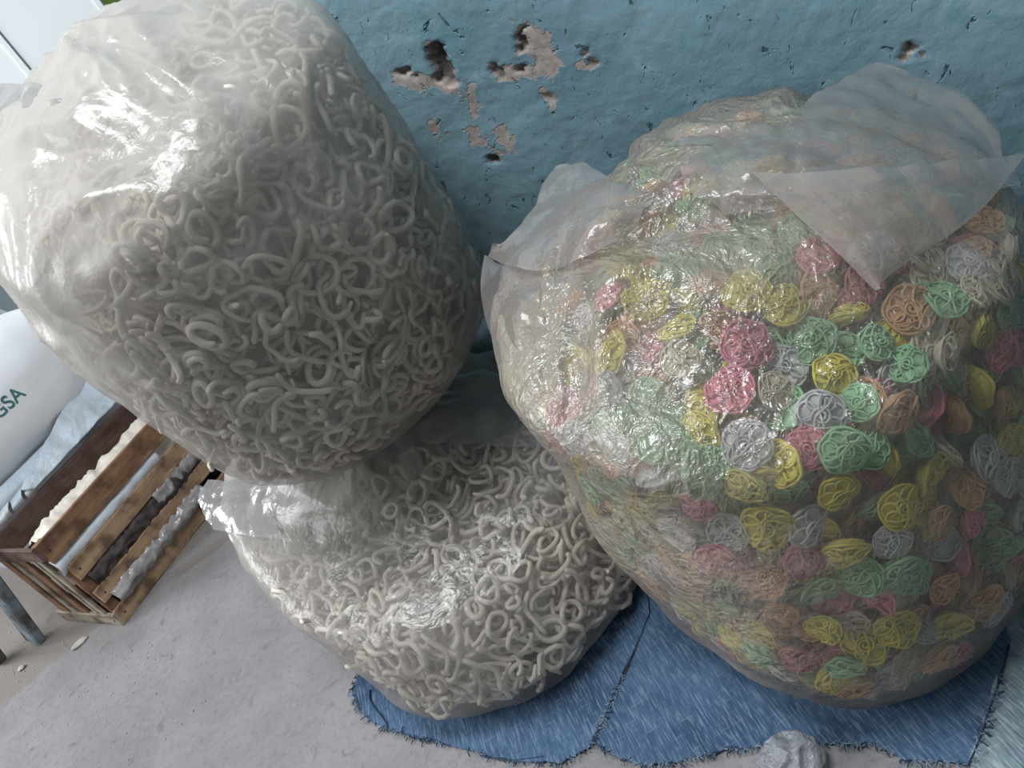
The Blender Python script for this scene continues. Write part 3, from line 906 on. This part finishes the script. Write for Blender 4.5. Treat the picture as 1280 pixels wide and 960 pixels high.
def cloth_panel(px_poly, mat, parent, z0, seed, name='cloth_panel', step=0.007, curl=()):
    poly = np.array([on_z(x, y, z0)[:2] for x, y in px_poly])
    # roughen the cut edge
    P2 = []
    for i in range(len(poly)):
        a, b_ = poly[i], poly[(i+1) % len(poly)]; k = max(1, int(np.linalg.norm(b_-a)/0.012))
        for j in range(k):
            p = a+(b_-a)*j/k; nn = np.array([-(b_-a)[1], (b_-a)[0]])/max(np.linalg.norm(b_-a), 1e-6)
            P2.append(p + nn*0.004*mn.noise(Vector((p[0]*60, p[1]*60, seed))))
    P2 = np.array(P2)
    X = np.arange(P2[:, 0].min()-step, P2[:, 0].max()+2*step, step); Y = np.arange(P2[:, 1].min()-step, P2[:, 1].max()+2*step, step)
    XX, YY = np.meshgrid(X, Y); ins = inside(P2, XX, YY)
    cell = ins[:-1, :-1] | ins[1:, :-1] | ins[1:, 1:] | ins[:-1, 1:]
    used = np.zeros_like(ins); used[:-1, :-1] |= cell; used[1:, :-1] |= cell; used[1:, 1:] |= cell; used[:-1, 1:] |= cell
    V = np.stack([XX, YY, np.zeros_like(XX)], -1)
    A, B = P2, np.roll(P2, -1, 0)
    dist = np.full(XX.shape, 9.0)
    for i, j in zip(*np.nonzero(used)):
        p = V[i, j, :2]; ab = B-A; t = np.clip(((p-A)*ab).sum(1)/np.maximum((ab*ab).sum(1), 1e-12), 0, 1); q = A+ab*t[:, None]; dd = np.linalg.norm(q-p, axis=1); k = dd.argmin()
        dist[i, j] = dd[k]
        if not ins[i, j]: V[i, j, :2] = q[k]; dist[i, j] = 0
        z = z0 + 0.0015*mn.noise(Vector((p[0]*9, p[1]*9, seed))) + 0.0012*mn.noise(Vector((p[0]*40, p[1]*40, seed)))
        z += 0.005*math.exp(-(dist[i, j]/0.012)**2)*max(0, mn.noise(Vector((p[0]*18, p[1]*18, seed+4)))+0.25)
        V[i, j, 2] = z
    idx = -np.ones(ins.shape, int); idx[used] = np.arange(used.sum())
    F = np.stack([idx[:-1, :-1], idx[:-1, 1:], idx[1:, 1:], idx[1:, :-1]], -1)[cell]
    me = mesh_np(name, V[used], F, mat)
    o = part_world(name, me, parent)
    so = o.modifiers.new('thick', 'SOLIDIFY'); so.thickness = 0.002; so.offset = -1
    return o, P2


mat_e = empty('floor_cloth', tuple(on_z(800, 900, 0.0)[:2]) + (0,), 'ragged blue denim cloth lying on the concrete under the two lower sacks', 'cloth')
A_px = [(440, 862), (450, 890), (478, 910), (520, 922), (560, 931), (605, 943), (650, 952), (700, 955), (738, 934), (776, 850), (812, 768), (800, 690), (690, 660), (560, 700), (470, 800)]
B_px = [(742, 930), (770, 945), (800, 958), (850, 952), (905, 938), (960, 932), (1040, 930), (1095, 930), (1130, 950), (1190, 954), (1212, 958), (1236, 890), (1262, 800), (1200, 640), (1000, 560), (800, 640), (814, 768), (780, 850)]
C_px = [(1206, 975), (1212, 950), (1234, 890), (1258, 800), (1250, 700), (1420, 760), (1420, 1000), (1300, 1010)]
panels = [cloth_panel(A_px, DENIM, mat_e, 0.0045, 1.0), cloth_panel(B_px, DENIM, mat_e, 0.0045, 2.0), cloth_panel(C_px, DENIM2, mat_e, 0.0040, 3.0)]
panels[2][0]['label'] = 'faded grey-green end panel'


def threads(poly, n, name, mat, parent, rad, lmin, lmax, seed, cond):
    r_ = np.random.default_rng(seed); parts = []
    k = 0
    while k < n:
        i = int(r_.integers(len(poly))); a, b_ = poly[i], poly[(i+1) % len(poly)]; p = a+(b_-a)*r_.random()
        if not cond(p): k += .05; continue
        d = (b_-a)/max(np.linalg.norm(b_-a), 1e-6); nn = np.array([d[1], -d[0]]); L = r_.uniform(lmin, lmax)
        ang = r_.normal(0, 0.9); dr = math.cos(ang)*nn + math.sin(ang)*d
        t = np.linspace(-0.4, 1, 6); wv = r_.normal(0, .25)*L
        Q = np.array([[*(p+dr*L*u+np.array([-dr[1], dr[0]])*wv*u*u), 0.0055+0.004*max(0, math.sin(max(u, 0)*3))*r_.random()] for u in t])
        parts.append(tube(Q, rad, 3)); k += 1
    V, F = merge(parts)
    o = part_world(name, mesh_np(name, V, F, mat), parent); o['kind'] = 'stuff'; return o


front = lambda p: project([p[0], p[1], 0])[1][0] > 845
threads(panels[0][1], 170, 'frayed_edge', THREAD, mat_e, 0.0006, .004, .013, 1, front)
threads(panels[1][1], 420, 'frayed_edge', THREAD, mat_e, 0.0006, .004, .014, 2, front)
threads(panels[1][1], 90, 'dark_fringe', THREAD_D, mat_e, 0.0011, .005, .013, 3, front)
threads(panels[0][1], 90, 'dark_fringe', THREAD_D, mat_e, 0.0011, .005, .013, 4, front)
# the stitched seams that join the panels, and the fold lines
for pts, nm in (([(812, 770), (795, 808), (776, 850), (756, 895), (740, 932)], 'seam'), ([(1262, 806), (1250, 850), (1234, 895), (1222, 930), (1208, 962)], 'seam'),
                ([(462, 862), (464, 878), (482, 902), (484, 915)], 'fold_line'), ([(600, 944), (640, 950), (680, 946)], 'fold_line')):
    Q = np.array([on_z(x, y, 0.0062) for x, y in pts]); Q = net_patch(np.stack([Q, Q]), len(Q)*8, 2)[0]
    V, F = tube(Q, 0.0015, 5); part_world(nm, mesh_np(nm, V, tri(F), THREAD_D), mat_e)

# crumpled bit of plastic by the cloth's near edge
def lump(name, c, r3, mat, seed, amp, label, cat, freq=3.0, nu=64, nv=40, layers=0.3, flat=0.0):
    th = np.linspace(0, 2*math.pi, nu, endpoint=False); ph = np.linspace(-math.pi/2, math.pi/2, nv)
    D = np.stack([np.cos(ph)[:, None]*np.cos(th)[None], np.cos(ph)[:, None]*np.sin(th)[None], np.sin(ph)[:, None]*np.ones(nu)[None]], -1)
    k = np.array([[1+amp*((1-abs(mn.noise(Vector(d*freq)+Vector((seed, 0, 0))))*2.5)+0.4*mn.noise(Vector(d*freq*2.6))) for d in row] for row in D])
    P = D*k[..., None]*np.array(r3)
    P[..., 2] = np.maximum(P[..., 2], -r3[2]*(1-flat)) if flat else P[..., 2]
    me = mesh_np(name, P.reshape(-1, 3), grid_faces(nv, nu), mat)
    a = me.attributes.new('layers', 'FLOAT', 'POINT'); a.data.foreach_set('value', np.full(nu*nv, layers, np.float32))
    o = link(name, me); o.location = c
    return tag(o, label, cat)


FILM_GREY = film_mat('grey_film', (0.50, 0.52, 0.56, 1), 0.2, 0.5, 20, 0.6, 40, 0.2, 0.8)
c_ = on_z(988, 952, 0.026)
lump('plastic_scrap', c_, (.040, .032, .026), FILM_GREY, 3.0, .22, 'small crumpled grey plastic bag on the frayed edge of the blue cloth', 'plastic bag', 1.5, layers=.35)

# ------------------------------------------------------------------ wooden crate
WOOD = wood_mat('brown_plank', (0.15, 0.075, 0.045, 1), (0.33, 0.19, 0.10, 1))
WOOD_T = wood_mat('tan_plank', (0.27, 0.17, 0.10, 1), (0.46, 0.31, 0.19, 1))
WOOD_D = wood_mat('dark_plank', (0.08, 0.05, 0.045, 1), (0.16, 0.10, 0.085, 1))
WOOD_G = wood_mat('grey_plank', (0.22, 0.19, 0.14, 1), (0.40, 0.35, 0.27, 1))
NAIL = plain('rusty_nail', (0.05, 0.04, 0.04), 0.6, 0.5, metal=0.6)
CN = np.array([-1.246, 1.905, 0.0]); CA = np.array([.66, .75, 0]); CA /= np.linalg.norm(CA); CB = np.array([-CA[1], CA[0], 0]); CZ = np.array([0, 0, 1.0])
crate = empty('wooden_crate', CN, 'weathered slatted wooden crate on the floor beside the sacks', 'crate')


def cpt(a, b, z): return CN + CA*a + CB*b + CZ*z


def plank(p0, L, W, T, mat, seed, name='plank', parent=crate, rough=0.002, nails=True):
    """p0 corner; L, W, T vectors (length, width, thickness)"""
    L, W, T = (np.array(v, float) for v in (L, W, T)); l, wd, t = (np.linalg.norm(v) for v in (L, W, T)); nx = 14
    V = []
    for i in range(nx):
        u = i/(nx-1)
        e0 = rough*mn.noise(Vector((u*6, seed, 1))); e1 = rough*mn.noise(Vector((u*6, seed, 5))); bw = rough*mn.noise(Vector((u*2, seed, 9)))
        x = l*u + (0.003*mn.noise(Vector((seed, u, 2))) if i in (0, nx-1) else 0)
        c = min(t, wd)*0.15
        for y, z in ((c+e0, 0), (wd-c+e1, 0), (wd+e1, c), (wd+e1, t-c), (wd-c+e1, t), (c+e0, t), (e0, t-c), (e0, c)):
            V.append((x, y, z+bw))
    F = [(i*8+k, i*8+(k+1) % 8, (i+1)*8+(k+1) % 8, (i+1)*8+k) for i in range(nx-1) for k in range(8)]
    F += [tuple(range(7, -1, -1)), tuple(range((nx-1)*8, nx*8))]
    me = mesh_np(name, V, F, mat, False)
    o = link(name, me, parent)
    m = Matrix.Identity(4)
    for c, v in enumerate((L/l, W/wd, T/t)):
        for r_ in range(3): m[r_][c] = v[r_]
    pl = np.array(parent.location) if parent else np.zeros(3)
    for r_ in range(3): m[r_][3] = p0[r_]-pl[r_]
    o.matrix_local = m
    if nails:
        for x in (0.018, l-0.018):
            bm = bmesh.new(); bmesh.ops.create_cone(bm, cap_ends=True, segments=8, radius1=.003, radius2=.0025, depth=.002, matrix=Matrix.Translation((x, wd/2, t+.0006)))
            nm = bpy.data.meshes.new('nail'); bm.to_mesh(nm); bm.free(); nm.materials.append(NAIL); n_ = link('nail', nm, o)
    return o


CH, CD, CL, TH = .33, .29, .60, .012
# posts at the four corners (inside), then boards outside; T points outwards, i.e. towards -b on the front
for a in (0.002, CL-.034):
    for b_ in (0.013, CD-.030):
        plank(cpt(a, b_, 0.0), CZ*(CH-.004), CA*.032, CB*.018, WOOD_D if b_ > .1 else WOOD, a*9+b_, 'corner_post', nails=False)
def front_board(z0, z1, mat, sd, a0=0.0, a1=CL): plank(cpt(a0, 0.011, z0), CA*(a1-a0), CZ*(z1-z0), -CB*TH, mat, sd, 'plank')
front_board(.262, .33, WOOD, 1); front_board(.177, .228, WOOD_T, 2, .012); front_board(.083, .128, WOOD_T, 3, .006); front_board(.0, .048, WOOD_T, 4)
for z0, z1 in ((.25, .33), (.13, .20), (.0, .06)):
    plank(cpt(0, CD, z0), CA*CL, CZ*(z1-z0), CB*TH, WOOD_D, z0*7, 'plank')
for a in (0.0, CL):
    s_ = -1 if a == 0 else 1
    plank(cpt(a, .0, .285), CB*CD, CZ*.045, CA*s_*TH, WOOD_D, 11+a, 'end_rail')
    o = plank(cpt(a, -.003, .0), CB*(CD+.03), CZ*.046, CA*s_*TH, WOOD_G, 12+a, 'end_rail')
    for k, (b0, b1, mt) in enumerate(((.035, .060, WOOD_G), (.072, .088, WOOD_G), (.125, .165, WOOD), (.185, .215, WOOD_G), (.235, .275, WOOD))):
        plank(cpt(a, b0, .02 if k != 1 else .045), CZ*(.275-.02*(k % 2)), CB*(b1-b0), CA*s_*.008, mt, 20+k+a, 'slat', nails=False)
for b0 in (.02, .11, .20):
    plank(cpt(.012, b0, .004), CA*(CL-.024), CB*.07, CZ*.008, WOOD_D, 40+b0, 'floor_board', nails=False)

WHITE_SHEET = plain('white_sheet_plastic', (0.62, 0.66, 0.69), 0.35, 0.6, 20, 0.08, 0.5, 30, bdist=.004)
CREAM_SHEET = plain('cream_sheet_plastic', (0.62, 0.57, 0.50), 0.4, 0.5, 20, 0.15, 0.9, 35, bdist=.006)
SILVER = plain('dusty_clear_plastic', (0.30, 0.285, 0.28), 0.18, 0.9, 25, 0.35, 1.0, 35, bdist=.006)
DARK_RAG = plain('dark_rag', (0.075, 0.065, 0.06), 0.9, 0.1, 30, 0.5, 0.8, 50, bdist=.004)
BLUEISH = plain('pale_blue_tarpaulin', (0.50, 0.58, 0.64), 0.4, 0.5, 8, 0.12, 1.0, 26, bdist=.008)


def sheet(name, pts, mat, label, cat, amp=.008, seed=0., nu=60, nv=24, thick=.002, group=None, freq=18, ripple=(1, 1)):
    P = net_patch(np.array(pts), nu, nv); n = np.cross(np.gradient(P, axis=1), np.gradient(P, axis=0)); n /= np.maximum(np.linalg.norm(n, axis=-1, keepdims=True), 1e-9)
    Pf, nf = P.reshape(-1, 3), n.reshape(-1, 3)
    V = Pf + nf*creases(Pf, seed, np.full(len(Pf), amp), freq)[:, None]
    org = V.mean(0)
    me = mesh_np(name, V-org, grid_faces(nv, nu, False), mat)
    a = me.attributes.new('layers', 'FLOAT', 'POINT'); a.data.foreach_set('value', np.full(len(V), .3, np.float32))
    o = link(name, me); o.location = org
    so = o.modifiers.new('thick', 'SOLIDIFY'); so.thickness = thick
    return tag(o, label, cat, group)


def bands(rows, a0, a1, k=4):          # rows of (b, z) profile swept along the crate
    return [[cpt(a0+(a1-a0)*j/(k-1), b_, z) for j in range(k)] for b_, z in rows]


sheet('plastic_liner', bands([(.03, .20), (.026, .29), (.08, .318), (.13, .285), (.18, .24), (.22, .16)], .03, .54, 6), CREAM_SHEET,
      'crumpled cream plastic sheet stuffed into the open top of the crate', 'plastic sheet', .016, 2., freq=16)
sheet('plastic_strip', bands([(.018, .215), (.006, .233), (.004, .250), (.018, .268)], -.002, .40, 5), WHITE_SHEET,
      'flat white plastic strip poking out between the top planks of the crate', 'plastic strip', .003, 3., freq=10)
sheet('clear_wrap', bands([(.016, .04), (-.004, .052), (-.012, .068), (-.003, .084), (.018, .098)], .03, .42, 7), SILVER,
      'shiny crumpled clear plastic bulging out above the bottom plank of the crate', 'plastic sheet', .008, 4., freq=26)
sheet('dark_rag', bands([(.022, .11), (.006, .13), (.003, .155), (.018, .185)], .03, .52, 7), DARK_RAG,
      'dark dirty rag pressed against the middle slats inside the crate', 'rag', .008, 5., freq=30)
sheet('clear_wrap', bands([(.012, .135), (.000, .145), (.001, .17), (.014, .185)], .30, .50, 5), SILVER,
      'short shiny plastic scrap beside the dark rag in the crate', 'plastic sheet', .006, 6., freq=30)
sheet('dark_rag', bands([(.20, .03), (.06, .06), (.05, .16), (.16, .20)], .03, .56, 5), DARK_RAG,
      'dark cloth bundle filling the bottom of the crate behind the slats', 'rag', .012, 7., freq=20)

# ------------------------------------------------------------------ the pile behind the crate
def pillow(name, a, b, z, sa, sb, sz_, mat, label, cat, seed, e=3.2, yaw=0.0, nu=90, nv=60, amp=.010):
    th = np.linspace(0, 2*math.pi, nu, endpoint=False); ph = np.linspace(-math.pi/2, math.pi/2, nv)
    C, S = np.cos(ph)[:, None], np.sin(ph)[:, None]; ct, st = np.cos(th)[None], np.sin(th)[None]
    f = lambda v, p: np.sign(v)*np.abs(v)**p
    x = f(C, .7)*f(ct, 2/e); y = f(C, .7)*f(st, 2/e); zz = f(S, .8)*np.ones_like(ct)
    D = np.stack([x*sa, y*sb, zz*sz_], -1)
    flatD = D.reshape(-1, 3)
    k = np.array([amp*(mn.noise(Vector(p*5)+Vector((seed, 0, 0))) + .5*mn.noise(Vector(p*14)+Vector((seed, 2, 0)))) - amp*.8*max(0, .35-abs(mn.noise(Vector(p*7)+Vector((0, seed, 0))))*3) for p in flatD])
    l = np.linalg.norm(flatD, axis=1, keepdims=True); flatD = flatD + flatD/np.maximum(l, 1e-6)*k[:, None]
    ca, cb = CA*math.cos(yaw)+CB*math.sin(yaw), -CA*math.sin(yaw)+CB*math.cos(yaw)
    W = flatD[:, :1]*ca + flatD[:, 1:2]*cb + flatD[:, 2:]*CZ
    c = cpt(a, b, z); 
    o = link(name, mesh_np(name, W, grid_faces(nv, nu), mat)); o.location = c
    return tag(o, label, cat)


WOVEN = plain('white_woven_plastic', (0.82, 0.84, 0.86), 0.55, 0.4, 6, 0.04, 0.3, 160, bdist=.002)
WOVEN_G = plain('grey_woven_plastic', (0.5, 0.52, 0.55), 0.6, 0.3, 6, 0.1, 0.3, 160)
GREEN_INK = plain('green_ink', (0.06, 0.18, 0.16), 0.7, 0.2, 60, 0.3, 0)
low = pillow('woven_sack', .50, .70, .165, .42, .30, .165, WOVEN_G, 'grey woven sack lying at the bottom of the pile behind the crate', 'sack', 4.)
big = pillow('woven_sack', .33, .66, .535, .50, .33, .205, WOVEN, 'bulging white woven sack with green lettering lying behind the crate', 'sack', 9., 3.0)


def striped():
    m, nt, out = mat_new('blue_striped_weave'); b = N(nt, 'ShaderNodeBsdfPrincipled'); nt.links.new(b.outputs[0], out.inputs[0]); b.inputs['Roughness'].default_value = .6
    tc = N(nt, 'ShaderNodeTexCoord'); wv = N(nt, 'ShaderNodeTexWave', wave_type='BANDS', bands_direction='DIAGONAL'); wv.inputs['Scale'].default_value = 7; wv.inputs['Distortion'].default_value = 2.5
    nt.links.new(tc.outputs['Object'], wv.inputs['Vector'])
    c = ramp(nt, wv.outputs['Fac'], [(.45, (.66, .72, .80, 1)), (.55, (.10, .14, .46, 1))]).outputs[0]; nt.links.new(c, b.inputs['Base Color']); return m


pillow('woven_sack', .62, 1.26, .41, .34, .22, .41, striped(), 'blue and white patterned sack standing behind the white sack', 'sack', 14., 3.0)

# lettering printed on the white sack
from mathutils.bvhtree import BVHTree
bpy.context.view_layer.update()
cu = bpy.data.curves.new('lettering', 'FONT'); cu.body = 'NGSA'; cu.size = 0.052; cu.offset = 0.0007
tmp = bpy.data.objects.new('lettering_tmp', cu); COL.objects.link(tmp); bpy.context.view_layer.update()
dg = bpy.context.evaluated_depsgraph_get(); tm = bpy.data.meshes.new_from_object(tmp.evaluated_get(dg)); bpy.data.objects.remove(tmp)
bm = bmesh.new(); bm.from_mesh(tm); bmesh.ops.triangulate(bm, faces=bm.faces); bmesh.ops.subdivide_edges(bm, edges=[e for e in bm.edges if e.calc_length() > .008], cuts=2); bmesh.ops.triangulate(bm, faces=bm.faces)
bvh = BVHTree.FromPolygons([Vector(v.co)+big.location for v in big.data.vertices], [tuple(p.vertices) for p in big.data.polygons])
anchor = bvh.ray_cast(Vector(EYE), Vector(ray(-17, 540)).normalized())[0]
far_ = bvh.ray_cast(Vector(EYE), Vector(ray(33, 493)).normalized())[0]
wdt = max(v.co.x for v in bm.verts)
if anchor and far_:
    vn = bvh.find_nearest((anchor+far_)/2)[1]; ex = (far_-anchor); sc_txt = ex.length/wdt; ex.normalize(); ey = vn.cross(ex).normalized()
    if ey.z < 0: ey = -ey
    for v in bm.verts:
        p = anchor + ex*v.co.x*sc_txt + ey*v.co.y*sc_txt
        h = bvh.find_nearest(p); v.co = h[0] + h[1]*0.0012 - big.location
    lm = bpy.data.meshes.new('lettering'); bm.to_mesh(lm); lm.materials.append(GREEN_INK)
    lt = link('lettering', lm, big); lt['label'] = 'green capital letters'
bm.free()

# rolled and folded tarpaulins on the back edge of the crate
def roll(name, p0, p1, r0, r1, mat, label, seed, squash=.8):
    p0, p1 = np.array(p0), np.array(p1); n = 40; t = np.linspace(0, 1, n)[:, None]
    ax = (p1-p0)/np.linalg.norm(p1-p0); s1_ = np.cross(ax, CZ); s1_ /= np.linalg.norm(s1_); s2_ = np.cross(s1_, ax); nu = 28
    V = []
    for i in range(n):
        u = i/(n-1); c = p0+(p1-p0)*u; r = r0+(r1-r0)*u; r *= min(1, .55+6*min(u, 1-u))
        for j in range(nu):
            a = 2*math.pi*j/nu; k = 1+.10*mn.noise(Vector((math.cos(a)*1.5, math.sin(a)*1.5, u*5+seed)))+.06*math.sin(a*3+u*4)
            V.append(c+s1_*math.cos(a)*r*k+s2_*math.sin(a)*r*k*squash)
    V.append(p0); V.append(p1); m = n*nu
    F = [tuple(x) for x in grid_faces(n, nu)] + [((j+1) % nu, j, m) for j in range(nu)] + [((n-1)*nu+j, (n-1)*nu+(j+1) % nu, m+1) for j in range(nu)]
    org = V[0]; V = np.array(V)-org
    o = link(name, mesh_np(name, V, F, mat)); o.location = org; return tag(o, label, 'tarpaulin')


roll('rolled_tarpaulin', cpt(-.06, .345, .372), cpt(.50, .345, .372), .040, .030, BLUEISH, 'pale blue tarpaulin roll resting along the back rim of the crate', 1.)
sheet('folded_tarpaulin', [[cpt(.20, .285, .345), cpt(.36, .285, .347), cpt(.50, .285, .350), cpt(.62, .285, .352)],
                           [cpt(.18, .30, .365), cpt(.36, .315, .385), cpt(.52, .33, .40), cpt(.64, .34, .41)],
                           [cpt(.24, .315, .372), cpt(.40, .345, .42), cpt(.54, .37, .44), cpt(.66, .38, .45)]], BLUEISH,
      'pale blue folded sheet draped over the back corner of the crate', 'tarpaulin', .006, 8., freq=12)
for i, (a0, a1) in enumerate(((.075, .115), (.125, .165), (.175, .215))):
    sheet('cloth_pleat', [[cpt(a0, .302, .335), cpt(a1, .302, .335)], [cpt(a0, .296, .350), cpt(a1, .292, .356)], [cpt(a0+.02, .315, .366), cpt(a1+.03, .315, .372)]],
          [WHITE_SHEET, BLUEISH, WHITE_SHEET][i], f"small {['lowest', 'middle', 'uppermost'][i]} pleat of white cloth hanging over the crate's back rim", 'cloth', .002, 9.+i, 16, 10)

# grey-blue plank leaning on the near end of the crate, and a darker one left of it
GB = wood_mat('blue_grey_board', (0.20, 0.27, 0.30, 1), (0.30, 0.37, 0.40, 1)); GR = wood_mat('green_grey_board', (0.10, 0.11, 0.10, 1), (0.18, 0.18, 0.16, 1))
def lean_board(name, px0, px1, z1, width, mat, label, thick=.03):
    p0 = on_z(*px0, 0.004); d = ray(*px1); t = (z1-CAM_H)/d[2]; p1 = EYE+t*d
    L = p1-p0; Wv = np.cross(L, CB); Wv = CB*1.0; Wv = Wv-L*(Wv@L)/(L@L); Wv /= np.linalg.norm(Wv); T = np.cross(L, Wv); T /= np.linalg.norm(T)
    o = plank(p0, L, Wv*width, T*thick*(-1 if T @ CA > 0 else 1), mat, 60, name, None, .001, False); return tag(o, label, 'board')
lean_board('loose_board', (58, 797), (-20, 690), .36, .055, GB, 'blue-grey board propped upright by the near end of the crate')
lean_board('loose_board', (10, 822), (-50, 745), .30, .05, GR, 'dark green-grey board standing left of the blue-grey one')

# ------------------------------------------------------------------ far end of the room
WPAINT = plain('white_gloss_paint', (0.86, 0.90, 0.90), 0.35, 0.5, 3, 0.03, 0.05)
DARKW = plain('dark_cabinet', (0.06, 0.07, 0.08), 0.6, 0.3)
pa, pb = at_t(152, 37, 3.2), at_t(52, 103, 3.2)
XD = np.array([pa[0]-pb[0], pa[1]-pb[1], 0]); wdt_ = np.linalg.norm(XD); XD /= wdt_; YD = np.array([-XD[1], XD[0], 0])
for k, (x0, x1) in enumerate(((0.004, wdt_), (-.62, -.004))):
    dr = box('door_%d' % (k+1), (x0, 0, 0.01), (x1, .035, 2.15), WPAINT, None, 'structure', (pb[0], pb[1], 0), XD, YD)
    box('edge_strip', (x1-.02, -.006, 0.01), (x1, 0, 2.15), WPAINT, dr, None, (pb[0], pb[1], 0), XD, YD)
box('wall_backdrop', (-2.2, 4.6, 0), (1.2, 4.7, 3), shade_paint, None, 'structure').name = 'wall_backdrop'  # dark backdrop added to keep the bright sky out of the gap
cab = empty('dark_cabinet', (-.25, 4.1, 0), 'dark cabinet beyond the end of the blue wall', 'cabinet')
q_ = at_t(150, 20, 3.45)
for nm, lo, hi in (('body', (-.3, -.18, 0), (.3, .2, q_[2]-.03)), ('top_board', (-.32, -.2, q_[2]-.03), (.32, .22, q_[2]))):
    o = box(nm, lo, hi, DARKW); o.parent = cab
cab.location = (q_[0]+.12, q_[1]+.08, 0)
JUG = plain('lime_plastic', (0.32, 0.50, 0.10), 0.4, 0.5); PALEY = plain('pale_yellow_plastic', (0.75, 0.74, 0.40), 0.4, 0.5)
jl = (q_[0], q_[1], q_[2])
jug = empty('plastic_jug', jl, 'lime green plastic jug with a pale handle on the dark cabinet', 'jug')
prof = [(0, 0), (.045, 0), (.05, .01), (.052, .09), (.045, .13), (.02, .16), (.02, .18), (.0, .181)]
nu = 28; V = [(r*math.cos(2*math.pi*j/nu), r*math.sin(2*math.pi*j/nu), z) for r, z in prof for j in range(nu)]
link('body', mesh_np('body', V, grid_faces(len(prof), nu), JUG), jug)
V, F = tube([(.046, -.01, .12), (.075, -.012, .125), (.088, -.012, .09), (.08, -.012, .05), (.05, -.01, .04)], .008, 8); link('handle', mesh_np('handle', V, tri(F), PALEY), jug)

# litter on the floor
CHIP = plain('pale_grit', (0.44, 0.42, 0.38), 0.8, 0.2, 60, .3)
def pebble(nm, px, r, label, sx=1.6):
    bm = bmesh.new(); bmesh.ops.create_icosphere(bm, subdivisions=2, radius=r)
    for v in bm.verts: v.co *= 1+.3*mn.noise(v.co*(1.2/r)); v.co.x *= sx; v.co.z *= .6
    me = bpy.data.meshes.new(nm); bm.to_mesh(me); bm.free(); me.materials.append(CHIP); o = link(nm, me); p = on_z(px[0], px[1], 0); o.location = (p[0], p[1], r*.45); o.rotation_euler = (0, 0, px[0]); tag(o, label, 'pebble'); return o
pebble('white_chip', (101, 805), .012, 'white flake on the floor in front of the crate', 2.2)
pebble('pebble', (28, 836), .010, 'pale pebble on the dusty floor below the leaning boards', 1.2)
parts = []
for i in range(220):
    x, y = rng.uniform(0, 260), rng.uniform(770, 955)
    if y < 800 and 60 < x < 250 or rng.random() > (1.2 - x/260): continue
    p = on_z(x, y, 0.0); r = rng.uniform(.001, .0032)
    V = np.array([[1, 0, 0], [0, 1, 0], [-1, 0, 0], [0, -1, 0], [0, 0, .7], [0, 0, -.7]])*r*rng.uniform(.6, 1.3, (6, 1))+p+[0, 0, r*.4]
    parts.append((V, np.array([[0, 1, 4], [1, 2, 4], [2, 3, 4], [3, 0, 4], [1, 0, 5], [2, 1, 5], [3, 2, 5], [0, 3, 5]])))
V, F = merge(parts); tag(link('floor_grit', mesh_np('floor_grit', V, F, CHIP, False)), 'scattered pale grit on the dusty floor near the crate', 'grit', None, 'stuff')
